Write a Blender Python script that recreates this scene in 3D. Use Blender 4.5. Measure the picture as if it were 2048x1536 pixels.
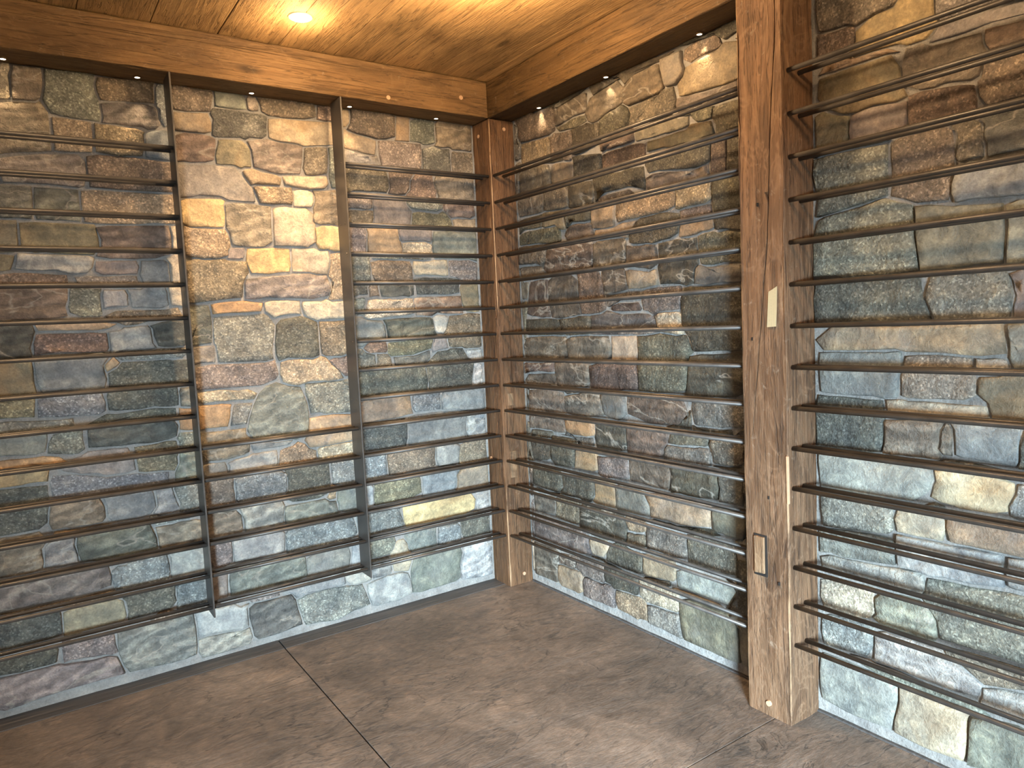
import bpy, bmesh, math, random
from mathutils import Vector, Matrix, noise
random.seed(7)
S = bpy.context.scene
COL = S.collection
for o in list(bpy.data.objects):
    bpy.data.objects.remove(o)

# ------------------------------------------------------------------ camera
cd = bpy.data.cameras.new('camera'); cam = bpy.data.objects.new('camera', cd); COL.objects.link(cam)
cd.sensor_width = 36.0; cd.sensor_fit = 'HORIZONTAL'; cd.lens = 1433.24 / 2048 * 36.0; cd.clip_start = 0.02
R_ = Vector((0.82314586, -0.56592177, -0.04651275)); U_ = Vector((0.08616711, 0.04352651, 0.99532943)); F_ = Vector((0.56125405, 0.82330917, -0.08459251))
m = Matrix.Identity(4)
for i in range(3):
    m[i][0] = R_[i]; m[i][1] = U_[i]; m[i][2] = -F_[i]
m[0][3], m[1][3], m[2][3] = -2.01592, -2.99016, 1.2801
cam.matrix_world = m
S.camera = cam

# ------------------------------------------------------------------ view, world, daylight
S.view_settings.view_transform = 'Standard'; S.view_settings.look = 'None'
S.view_settings.exposure = -0.02; S.view_settings.gamma = 1.0; S.view_settings.use_curve_mapping = False
W = bpy.data.worlds.new('world'); S.world = W; W.use_nodes = True
bg = W.node_tree.nodes['Background']; bg.inputs[0].default_value = (0.62, 0.80, 1.0, 1); bg.inputs[1].default_value = 1.0

def look(o, tgt):
    d = Vector(tgt) - o.location
    o.rotation_euler = d.to_track_quat('-Z', 'Y').to_euler()

# daylight falling in through the window in the wall behind the camera
sky = bpy.data.lights.new('window_daylight', 'AREA'); sky.shape = 'RECTANGLE'; sky.size = 1.1; sky.size_y = 1.3
sky.energy = 2400; sky.color = (0.66, 0.86, 1.0)
so = bpy.data.objects.new('window_daylight', sky); COL.objects.link(so); so.location = (-3.9, -6.3, 1.20); look(so, (-0.7, 0.0, 0.7))

WARM = (1.0, 0.67, 0.36)
def lamp_spot(loc, energy, cone, blend, radius, tgt=None, col=WARM):
    l = bpy.data.lights.new('spot', 'SPOT'); l.energy = energy; l.color = col; l.spot_size = math.radians(cone); l.spot_blend = blend; l.shadow_soft_size = radius
    o = bpy.data.objects.new('lamp_beam', l); COL.objects.link(o); o.location = loc
    if tgt: look(o, tgt)
    return o
def fill_point(loc, energy, radius, col=WARM):
    l = bpy.data.lights.new('point', 'POINT'); l.energy = energy; l.color = col; l.shadow_soft_size = radius
    o = bpy.data.objects.new('ceiling_fill', l); COL.objects.link(o); o.location = loc
    return o
CEIL = 2.3905
LAMPS = [(-1.10, -0.43), (-0.76, -1.06), (-1.95, -1.75), (-0.85, -2.75), (-2.2, -3.3)]  # first in view; others unseen, the last three added for warm fill
BEAM_W = (88, 30, 6, 50, 8); FILL_W = (6.0, 50.0, 3.0, 36.0, 5.0)
for i, (x, y) in enumerate(LAMPS):
    lamp_spot((x, y, CEIL - 0.020), BEAM_W[i], 104, 0.85, 0.022 if i == 0 else 0.09)
    fill_point((x, y, CEIL - 0.10), FILL_W[i], 0.03 if i == 0 else 0.09)  # added fill point under each downlight to brighten the ceiling

# ------------------------------------------------------------------ helpers
def add(name, bm, mat=None, parent=None, smooth=False):
    me = bpy.data.meshes.new(name); bm.to_mesh(me); bm.free()
    if smooth:
        for p in me.polygons: p.use_smooth = True
    if mat: me.materials.append(mat)
    o = bpy.data.objects.new(name, me); COL.objects.link(o)
    if parent: o.parent = parent
    return o
def empty(name, loc=(0, 0, 0)):
    o = bpy.data.objects.new(name, None); COL.objects.link(o); o.location = loc; o.empty_display_size = 0.1
    return o
def tag(o, label, cat, group=None):
    o['label'] = label; o['category'] = cat
    if group: o['group'] = group
    return o
def box(bm, x0, x1, y0, y1, z0, z1, bev=0.0):
    r = bmesh.ops.create_cube(bm, size=1.0, matrix=Matrix.Translation(((x0+x1)/2, (y0+y1)/2, (z0+z1)/2)) @ Matrix.Diagonal((x1-x0, y1-y0, z1-z0, 1)))
    if bev:
        es = set(e for v in r['verts'] for e in v.link_edges)
        bmesh.ops.bevel(bm, geom=list(es), offset=bev, segments=2, affect='EDGES', profile=0.5)
def cyl(bm, p0, p1, r, n=12, r2=None):
    p0 = Vector(p0); p1 = Vector(p1); d = p1 - p0
    q = d.to_track_quat('Z', 'Y').to_matrix().to_4x4()
    bmesh.ops.create_cone(bm, cap_ends=True, segments=n, radius1=r, radius2=r if r2 is None else r2, depth=d.length, matrix=Matrix.Translation((p0+p1)/2) @ q)

# ------------------------------------------------------------------ materials
class NT:
    def __init__(s, name):
        s.m = bpy.data.materials.new(name); s.m.use_nodes = True; s.t = s.m.node_tree; s.n = s.t.nodes; s.l = s.t.links
        s.b = s.n['Principled BSDF']
    def new(s, typ, **k):
        n = s.n.new(typ)
        for a, v in k.items():
            if a == 'ins':
                for i, x in v.items():
                    if hasattr(x, 'is_output') or isinstance(x, bpy.types.NodeSocket): s.l.new(x, n.inputs[i])
                    else: n.inputs[i].default_value = x
            else: setattr(n, a, v)
        return n
    def noise(s, vec, scale, detail=4, rough=0.6, dist=0.0):
        return s.new('ShaderNodeTexNoise', ins={'Vector': vec, 'Scale': scale, 'Detail': detail, 'Roughness': rough, 'Distortion': dist}).outputs[0]
    def ramp(s, f, stops, interp='LINEAR'):
        r = s.new('ShaderNodeValToRGB', ins={0: f}); cr = r.color_ramp; cr.interpolation = interp
        while len(cr.elements) < len(stops): cr.elements.new(0.5)
        for e, (p, c) in zip(cr.elements, stops):
            e.position = p; e.color = (*c, 1) if len(c) == 3 else c
        return r.outputs[0]
    def mix(s, typ, fac, a, b):
        n = s.new('ShaderNodeMix', data_type='RGBA', blend_type=typ)
        for i, x in ((0, fac), (6, a), (7, b)):
            if isinstance(x, bpy.types.NodeSocket): s.l.new(x, n.inputs[i])
            else: n.inputs[i].default_value = x if i == 0 else (*x, 1)
        return n.outputs[2]
    def math(s, op, a, b=0.0, c=0.0):
        return s.new('ShaderNodeMath', operation=op, ins={0: a, 1: b, 2: c}).outputs[0]
    def bump(s, h, strength, dist, nrm=None):
        n = s.new('ShaderNodeBump', ins={'Strength': strength, 'Distance': dist, 'Height': h})
        if nrm: s.l.new(nrm, n.inputs['Normal'])
        return n.outputs[0]
    def done(s, col=None, rough=None, nrm=None, metal=None, spec=None):
        for k, v in (('Base Color', col), ('Roughness', rough), ('Normal', nrm), ('Metallic', metal), ('Specular IOR Level', spec)):
            if v is None: continue
            if isinstance(v, bpy.types.NodeSocket): s.l.new(v, s.b.inputs[k])
            else: s.b.inputs[k].default_value = (*v, 1) if isinstance(v, tuple) else v
        return s.m

def g(v): return (v, v, v)
def stone_mat(kind):
    t = NT('stone_' + kind)
    oi = t.new('ShaderNodeObjectInfo')
    tc = t.new('ShaderNodeTexCoord').outputs['Object']
    off = t.new('ShaderNodeVectorMath', operation='MULTIPLY', ins={0: oi.outputs['Random'], 1: (37.0, 53.0, 71.0)}).outputs[0]
    vec = t.new('ShaderNodeVectorMath', operation='ADD', ins={0: tc, 1: off}).outputs[0]
    col = oi.outputs['Color']
    big = t.noise(vec, 7, 3, 0.55, 0.6)
    med = t.noise(vec, 26, 6, 0.68, 0.5)
    fine = t.noise(vec, 130, 5, 0.7)
    c = t.mix('MULTIPLY', 1.0, col, t.ramp(big, [(0.30, (0.62, 0.62, 0.64)), (0.72, (1.38, 1.32, 1.24))]))
    c = t.mix('MULTIPLY', 1.0, c, t.ramp(med, [(0.32, (0.66, 0.67, 0.69)), (0.52, (1.0, 1.0, 1.0)), (0.70, (1.50, 1.46, 1.38))]))
    rough_h = t.math('ADD', t.math('MULTIPLY', med, 1.0), t.math('MULTIPLY', fine, 0.35))
    if kind == 'speckled':
        vo = t.new('ShaderNodeTexVoronoi', ins={'Vector': vec, 'Scale': 190.0}).outputs['Color']
        sp = t.new('ShaderNodeSeparateColor', ins={0: vo}).outputs[0]
        c = t.mix('MULTIPLY', 1.0, c, t.ramp(sp, [(0.0, g(0.70)), (0.55, g(1.0)), (0.85, g(1.2)), (0.97, g(1.9))]))
        c = t.mix('MIX', t.ramp(t.noise(vec, 60, 5, 0.75, 0.3), [(0.60, g(0.0)), (0.72, g(0.5))]), c, (0.42, 0.40, 0.35))
        bs = 1.0
    elif kind == 'banded':
        mp = t.new('ShaderNodeMapping', ins={'Vector': vec, 'Rotation': (0.0, 0.55, 0.0), 'Scale': (1.0, 1.0, 2.0)}).outputs[0]
        wv = t.new('ShaderNodeTexWave', bands_direction='Z', ins={'Vector': mp, 'Scale': 4.0, 'Distortion': 9.0, 'Detail': 4.0, 'Detail Scale': 1.6, 'Detail Roughness': 0.65}).outputs[1]
        c = t.mix('MULTIPLY', 1.0, c, t.ramp(wv, [(0.1, g(0.82)), (0.6, g(1.03)), (0.95, g(1.25))]))
        v = t.noise(mp, 2.4, 4, 0.55, 0.5)
        c = t.mix('MIX', t.ramp(v, [(0.488, g(0.0)), (0.5, g(0.6)), (0.512, g(0.0))]), c, (0.42, 0.39, 0.33))
        rough_h = t.math('ADD', rough_h, t.math('MULTIPLY', wv, 0.12)); bs = 0.95
    else:
        st = t.noise(vec, 4.5, 2, 0.5, 1.2)
        c = t.mix('MIX', t.ramp(st, [(0.5, g(0.0)), (0.72, g(0.45))]), c, (0.40, 0.25, 0.11) if kind == 'rusty' else (0.22, 0.22, 0.22))
        bs = 0.6
    c = t.mix('MULTIPLY', 0.6, c, t.ramp(fine, [(0.3, g(0.6)), (0.7, g(1.4))]))
    n1 = t.bump(t.noise(vec, 11, 3, 0.5, 0.3), 0.8 * bs, 0.02)
    n2 = t.bump(rough_h, 1.0 * bs, 0.013, n1)
    return t.done(c, t.math('ADD', t.math('MULTIPLY', med, 0.35), 0.38), n2, spec=0.5)
MAT_ST = {k: stone_mat(k) for k in ('speckled', 'banded', 'cleft', 'rusty')}

def mortar_mat():
    t = NT('mortar'); tc = t.new('ShaderNodeTexCoord').outputs['Object']
    a = t.noise(tc, 9, 4, 0.6, 0.3); b = t.noise(tc, 160, 5, 0.75)
    c = t.mix('MULTIPLY', 1.0, (0.27, 0.265, 0.255), t.ramp(a, [(0.3, g(0.75)), (0.7, (1.3, 1.28, 1.24))]))
    c = t.mix('MULTIPLY', 0.7, c, t.ramp(b, [(0.3, g(0.7)), (0.7, g(1.3))]))
    n = t.bump(b, 0.6, 0.003, t.bump(t.noise(tc, 24, 4, 0.6), 0.8, 0.012))
    return t.done(c, 0.85, n, spec=0.25)
M_MORTAR = mortar_mat()

def wood_mat(name, axis, c0, c1, c2, worn=0.5, seed=0.0, rough=0.62, per_object=False, arris=False):
    t = NT(name); tc = t.new('ShaderNodeTexCoord').outputs['Object']
    if per_object:
        oi = t.new('ShaderNodeObjectInfo'); off = t.new('ShaderNodeVectorMath', operation='MULTIPLY', ins={0: oi.outputs['Random'], 1: (13.0, 17.0, 19.0)}).outputs[0]
        tc = t.new('ShaderNodeVectorMath', operation='ADD', ins={0: tc, 1: off}).outputs[0]
    sc = [1.0, 1.0, 1.0]; sc[axis] = 0.07
    st = t.new('ShaderNodeMapping', ins={'Vector': tc, 'Scale': tuple(sc), 'Location': (seed, seed * 1.3, seed * 0.7)}).outputs[0]
    sc2 = [1.0, 1.0, 1.0]; sc2[axis] = 0.35
    st2 = t.new('ShaderNodeMapping', ins={'Vector': tc, 'Scale': tuple(sc2), 'Location': (seed, 0, 0)}).outputs[0]
    grain = t.noise(st, 60, 5, 0.65, 0.8); broad = t.noise(st, 12, 3, 0.6, 1.6); blot = t.noise(st2, 5.5, 5, 0.65, 1.0)
    c = t.ramp(grain, [(0.25, c0), (0.55, c1), (0.80, c2)])
    c = t.mix('MULTIPLY', 0.85, c, t.ramp(broad, [(0.25, g(0.62)), (0.5, g(1.0)), (0.8, g(1.35))]))
    c = t.mix('MULTIPLY', 0.9, c, t.ramp(blot, [(0.3, (0.55, 0.52, 0.50)), (0.5, g(1.0)), (0.75, (1.35, 1.30, 1.25))]))
    w = t.noise(tc, 30, 6, 0.75, 0.5)
    c = t.mix('MIX', t.ramp(w, [(0.60, g(0.0)), (0.74, g(worn))]), c, (0.42, 0.35, 0.27))
    kn = t.new('ShaderNodeTexVoronoi', ins={'Vector': st2, 'Scale': 4.0}).outputs['Distance']
    c = t.mix('MULTIPLY', 1.0, c, t.ramp(kn, [(0.035, g(0.35)), (0.09, g(1.0))]))
    st3 = t.new('ShaderNodeMapping', ins={'Vector': tc, 'Scale': tuple(v * (1.6 if i != axis else 1.0) for i, v in enumerate(sc)), 'Location': (seed, 4, 2)}).outputs[0]
    ln = t.math('ABSOLUTE', t.math('SUBTRACT', t.noise(st3, 16, 3, 0.6, 2.2), 0.5))
    fis = t.ramp(ln, [(0.0, g(0.0)), (0.022, g(1.0))])
    c = t.mix('MULTIPLY', 0.55, c, fis)
    pal_ = t.math('ABSOLUTE', t.math('SUBTRACT', t.noise(st2, 7, 4, 0.6, 2.0), 0.52))
    c = t.mix('MIX', t.ramp(pal_, [(0.0, g(worn)), (0.03, g(0.0))]), c, c2)
    if arris:
        geo = t.new('ShaderNodeNewGeometry'); pt = t.ramp(t.math('ADD', geo.outputs['Pointiness'], t.math('MULTIPLY', t.math('SUBTRACT', blot, 0.5), 0.45)), [(0.545, g(0.0)), (0.64, g(0.7))])
        c = t.mix('MIX', pt, c, (0.50, 0.33, 0.19))
    n = t.bump(t.noise(tc, 70, 6, 0.75), 0.7, 0.004, t.bump(fis, 0.5, 0.004, t.bump(grain, 0.9, 0.006, t.bump(blot, 0.7, 0.010))))
    return t.done(c, t.math('ADD', t.math('MULTIPLY', blot, 0.25), rough - 0.12), n, spec=0.35)
OAK = ((0.100, 0.052, 0.027), (0.178, 0.102, 0.056), (0.26, 0.160, 0.095))
M_POST = wood_mat('hewn_oak_post', 2, *OAK, worn=0.5, seed=3.1, arris=True)
M_POST2 = wood_mat('hewn_oak_corner_post', 2, (0.080, 0.038, 0.017), (0.135, 0.070, 0.033), (0.20, 0.112, 0.058), worn=0.3, seed=9.4, arris=True)
M_PLUG = wood_mat('plug_wood', 2, (0.22, 0.13, 0.07), (0.36, 0.23, 0.13), (0.50, 0.35, 0.21), worn=0.3, seed=8.0)
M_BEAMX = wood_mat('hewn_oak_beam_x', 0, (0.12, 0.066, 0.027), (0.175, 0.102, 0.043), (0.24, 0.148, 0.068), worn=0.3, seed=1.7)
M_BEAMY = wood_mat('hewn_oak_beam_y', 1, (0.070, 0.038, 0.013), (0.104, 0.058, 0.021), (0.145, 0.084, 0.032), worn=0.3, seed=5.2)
M_PLANK = wood_mat('ceiling_plank_wood', 1, (0.37, 0.225, 0.095), (0.43, 0.268, 0.115), (0.48, 0.305, 0.138), worn=0.1, seed=2.2, rough=0.55, per_object=True)

def metal_mat():
    t = NT('oil_rubbed_steel'); tc = t.new('ShaderNodeTexCoord').outputs['Object']
    n = t.noise(tc, 14, 4, 0.6)
    return t.done(t.ramp(n, [(0.35, (0.062, 0.056, 0.051)), (0.7, (0.098, 0.089, 0.081))]), t.ramp(n, [(0.3, g(0.34)), (0.7, g(0.46))]), metal=0.3)
M_STEEL = metal_mat()
def plain(name, col, rough=0.6, metal=0.0, emit=None, es=0.0):
    t = NT(name); tc = t.new('ShaderNodeTexCoord').outputs['Object']
    c = t.mix('MULTIPLY', 0.5, col, t.ramp(t.noise(tc, 60, 4, 0.6), [(0.3, g(0.8)), (0.7, g(1.2))]))
    t.done(c, rough, metal=metal)
    if emit:
        t.b.inputs['Emission Color'].default_value = (*emit, 1); t.b.inputs['Emission Strength'].default_value = es
    return t.m
M_BOLT = plain('bolt_steel', (0.16, 0.13, 0.11), 0.35, 0.9)
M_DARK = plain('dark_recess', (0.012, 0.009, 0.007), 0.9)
M_PEG = plain('pale_end_grain', (0.48, 0.31, 0.19), 0.7)
M_PLASTER = plain('lime_plaster', (0.72, 0.62, 0.48), 0.9)
M_TRIM = plain('painted_trim', (0.12, 0.09, 0.06), 0.5)
M_LED = plain('lit_diffuser', (0.9, 0.85, 0.75), 0.5, 0, (1.0, 0.86, 0.62), 42.0)
M_PUCK = plain('lit_puck_lens', (0.9, 0.85, 0.75), 0.5, 0, (1.0, 0.88, 0.68), 9.0)
M_WHITE = plain('lamp_ring', (0.55, 0.50, 0.42), 0.4)
M_RING = plain('bronze_bezel', (0.16, 0.10, 0.05), 0.4, 0.8)
M_TAPE = None

def floor_mat():
    t = NT('stamped_concrete'); tc = t.new('ShaderNodeTexCoord').outputs['Object']
    a = t.noise(tc, 1.7, 5, 0.6, 0.8); b = t.noise(tc, 9, 6, 0.68, 1.2)
    mp = t.new('ShaderNodeMapping', ins={'Vector': tc, 'Rotation': (0, 0, 0.55), 'Scale': (1.0, 2.6, 1.0)}).outputs[0]
    r = t.noise(mp, 3.0, 10, 0.60, 0.9)
    ridge = t.math('ABSOLUTE', t.math('SUBTRACT', r, 0.5))
    cr = t.ramp(ridge, [(0.0, g(0.0)), (0.007, g(1.0))])
    c = t.ramp(a, [(0.30, (0.088, 0.073, 0.063)), (0.5, (0.150, 0.122, 0.102)), (0.72, (0.255, 0.208, 0.172))])
    c = t.mix('MULTIPLY', 0.9, c, t.ramp(b, [(0.3, g(0.68)), (0.5, g(1.0)), (0.72, (1.42, 1.36, 1.30))]))
    c = t.mix('MULTIPLY', t.ramp(t.noise(tc, 3.1, 2, 0.5), [(0.45, g(0.0)), (0.6, g(0.6))]), c, cr)
    c = t.mix('MIX', t.ramp(t.noise(tc, 22, 7, 0.75, 1.5), [(0.66, g(0.0)), (0.76, g(0.5))]), c, (0.36, 0.30, 0.24))
    h = t.math('ADD', t.math('MULTIPLY', r, 0.8), t.math('MULTIPLY', cr, 0.10))
    n = t.bump(t.noise(mp, 60, 6, 0.75), 0.9, 0.005, t.bump(b, 0.7, 0.007, t.bump(h, 0.7, 0.028)))
    c = t.mix('MULTIPLY', 0.8, c, t.ramp(t.noise(mp, 38, 8, 0.80, 0.4), [(0.3, g(0.55)), (0.5, g(1.0)), (0.7, g(1.6))]))
    return t.done(c, t.math('ADD', t.math('MULTIPLY', b, 0.3), 0.36), n, spec=0.4)
M_FLOOR = floor_mat()
def border_mat():
    t = NT('dark_border'); tc = t.new('ShaderNodeTexCoord').outputs['Object']
    mp = t.new('ShaderNodeMapping', ins={'Vector': tc, 'Scale': (0.05, 1.0, 1.0)}).outputs[0]
    a = t.noise(mp, 70, 4, 0.6, 0.5)
    return t.done(t.ramp(a, [(0.3, (0.050, 0.048, 0.047)), (0.55, (0.085, 0.080, 0.078)), (0.75, (0.14, 0.13, 0.125))]), 0.6, t.bump(a, 0.4, 0.003))
M_BORDER = border_mat()

# ------------------------------------------------------------------ setting: floor, walls, ceiling
X0, Y0 = -3.6, -4.3
def struct(name, bm, mat, parent=None, smooth=False):
    o = add(name, bm, mat, parent, smooth); 
    if not parent: o['kind'] = 'structure'
    return o
bm = bmesh.new(); box(bm, X0 - 0.1, 0.12, Y0 - 0.1, 0.12, -0.16, -0.03); floor = struct('floor', bm, M_DARK)
J1, J2, JW = -1.228, -1.643, 0.0022
def slab(x0, x1, y0, y1):
    bm = bmesh.new(); box(bm, x0, x1, y0, y1, -0.03, 0.0, 0.0015); return struct('slab', bm, M_FLOOR, floor)
YB = -0.104
slab(X0, J1 - JW, J2 + JW * .6, YB); slab(J1 + JW, 0.0, J2 + JW * .6, YB)
slab(X0, J1 - JW, Y0, J2 - JW * .6); slab(J1 + JW, 0.0, Y0, J2 - JW * .6)
for a, b in ((X0, J1 - JW), (J1 + JW, 0.0)):
    bm = bmesh.new(); box(bm, a, b, YB + 0.001, 0.0, -0.03, 0.0015, 0.001); o = struct('border_strip', bm, M_BORDER, floor); o['label'] = 'dark grey strip along the foot of the stone wall'
bm = bmesh.new(); box(bm, -0.016, 0.0, Y0, -0.155, -0.03, 0.005, 0.001); o = struct('edge_strip', bm, M_BORDER, floor)

def wall_mesh(plane, a0, a1):
    """mortar bed with gentle waves; plane 'y' = left wall, 'x' = right wall"""
    bm = bmesh.new(); n = int((a1 - a0) / 0.04); mz = 60; rows = []
    for j in range(mz + 1):
        z = -0.03 + (CEIL + 0.03) * j / mz; r = []
        for i in range(n + 1):
            a = a0 + (a1 - a0) * i / n
            d = -0.004 * noise.noise(Vector((a * 7, z * 7, 3.3 if plane == 'y' else 9.1)))
            if z < 0.03: d -= 0.004
            r.append(bm.verts.new((a, d, z) if plane == 'y' else (d, a, z)))
        rows.append(r)
    for j in range(mz):
        for i in range(n):
            q = (rows[j][i], rows[j][i+1], rows[j+1][i+1], rows[j+1][i])
            bm.faces.new(q if plane == 'y' else q[::-1])
    lo = -0.03; hi = CEIL
    box(bm, *( (a0, a1, 0.012, 0.12) if plane == 'y' else (0.012, 0.12, a0, a1)), lo, hi)
    return bm
wall_left = struct('wall_left', wall_mesh('y', X0, 0.0), M_MORTAR, smooth=True)
wall_right = struct('wall_right', wall_mesh('x', Y0, 0.0), M_MORTAR, smooth=True)

PAL = dict(d=(0.125, 0.132, 0.118), g=(0.215, 0.228, 0.200), b=(0.225, 0.245, 0.250), p=(0.275, 0.245, 0.225), r=(0.215, 0.168, 0.138),
           n=(0.230, 0.198, 0.155), t=(0.330, 0.265, 0.190), y=(0.500, 0.385, 0.210), o=(0.390, 0.265, 0.150), c=(0.480, 0.420, 0.320),
           w=(0.360, 0.370, 0.355), s=(0.250, 0.220, 0.175), e=(0.225, 0.210, 0.150))
KIND = dict(d=('speckled', 'speckled', 'banded'), g=('speckled', 'banded', 'speckled', 'cleft'), b=('cleft', 'speckled'), p=('cleft', 'banded', 'speckled'), r=('speckled', 'banded'),
            n=('speckled', 'banded'), t=('speckled', 'rusty', 'cleft'), y=('rusty',), o=('rusty',), c=('cleft', 'rusty', 'speckled'), w=('cleft', 'banded'), s=('banded',), e=('speckled', 'rusty'))
def make_stone(wall, code, pts, plane):
    """one face stone: outline in millimetres on the wall, rock-faced relief towards the room"""
    P = [Vector((a / 1000, b / 1000)) for a, b in pts]
    cen = sum(P, Vector((0, 0))) / len(P)
    A = abs(sum(P[i].x * P[i-1].y - P[i-1].x * P[i].y for i in range(len(P)))) / 2
    # resample the outline
    n = 18 if A > 0.012 else 14
    L = [(P[(i+1) % len(P)] - P[i]).length for i in range(len(P))]; T = sum(L); Q = []
    d = 0; i = 0; acc = 0
    for k in range(n):
        s = T * k / n
        while acc + L[i] < s: acc += L[i]; i += 1
        Q.append(P[i].lerp(P[(i+1) % len(P)], (s - acc) / L[i]))
    # snap nearest samples to the real corners so that the shape stays crisp
    for c in P:
        j = min(range(n), key=lambda q: (Q[q] - c).length)
        if (Q[j] - c).length < T / n * 0.6: Q[j] = c.copy()
    size = math.sqrt(A); sd = random.uniform(0, 100)
    H = random.uniform(0.007, 0.020) * (1.0 if size > 0.09 else 0.8)
    jit = 0.0034
    bm = bmesh.new(); rings = []
    for f, h in ((1.0, -0.006), (1.0, 0.70), (0.94, 0.97), (0.72, 1.0), (0.36, 1.0)):
        r = []
        for k, q in enumerate(Q):
            v = cen + (q - cen) * (f if f > 0.9 else f * random.uniform(0.92, 1.08))
            if f == 0.94:
                dq = (q - cen); v = q - dq.normalized() * min(0.0045, dq.length * 0.15)
            v = v + Vector((noise.noise(Vector((q.x * 40, q.y * 40, sd))), noise.noise(Vector((q.x * 40, q.y * 40, sd + 9))))) * jit
            hh = H * h if h > 0 else h
            if h > 0.8: hh += 0.0055 * noise.noise(Vector((v.x * 14, v.y * 14, sd))) + 0.003 * noise.noise(Vector((v.x * 38, v.y * 38, sd)))
            r.append((v.x, v.y, hh))
        rings.append(r)
    c3 = (cen.x, cen.y, H + 0.004 * noise.noise(Vector((cen.x * 14, cen.y * 14, sd))))
    def V(p):
        u, z, h = p
        return bm.verts.new((u - cen.x, -h, z - cen.y) if plane == 'y' else (-h, -(u - cen.x), z - cen.y))
    vr = [[V(p) for p in r] for r in rings]; vc = V(c3)
    for a, b in zip(vr[:-1], vr[1:]):
        for k in range(n):
            bm.faces.new((a[k], a[(k+1) % n], b[(k+1) % n], b[k]))
    for k in range(n): bm.faces.new((vr[-1][k], vr[-1][(k+1) % n], vc))
    bmesh.ops.recalc_face_normals(bm, faces=bm.faces)
    o = add('stone', bm, MAT_ST[random.choice(KIND[code])], wall, smooth=True)
    o.location = (cen.x, 0, cen.y) if plane == 'y' else (0, -cen.x, cen.y)
    c = PAL[code]; b = random.uniform(0.86, 1.14)
    if plane == 'x' and cen.x < 1.54 and code in 'dgnrpesb': b *= 0.58   # colours scaled darker between the posts, some also browner
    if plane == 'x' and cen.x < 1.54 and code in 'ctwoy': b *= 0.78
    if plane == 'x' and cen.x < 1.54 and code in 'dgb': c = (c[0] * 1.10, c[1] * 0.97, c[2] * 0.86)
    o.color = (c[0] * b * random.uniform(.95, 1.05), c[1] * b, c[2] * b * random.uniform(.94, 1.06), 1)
    return o
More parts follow.
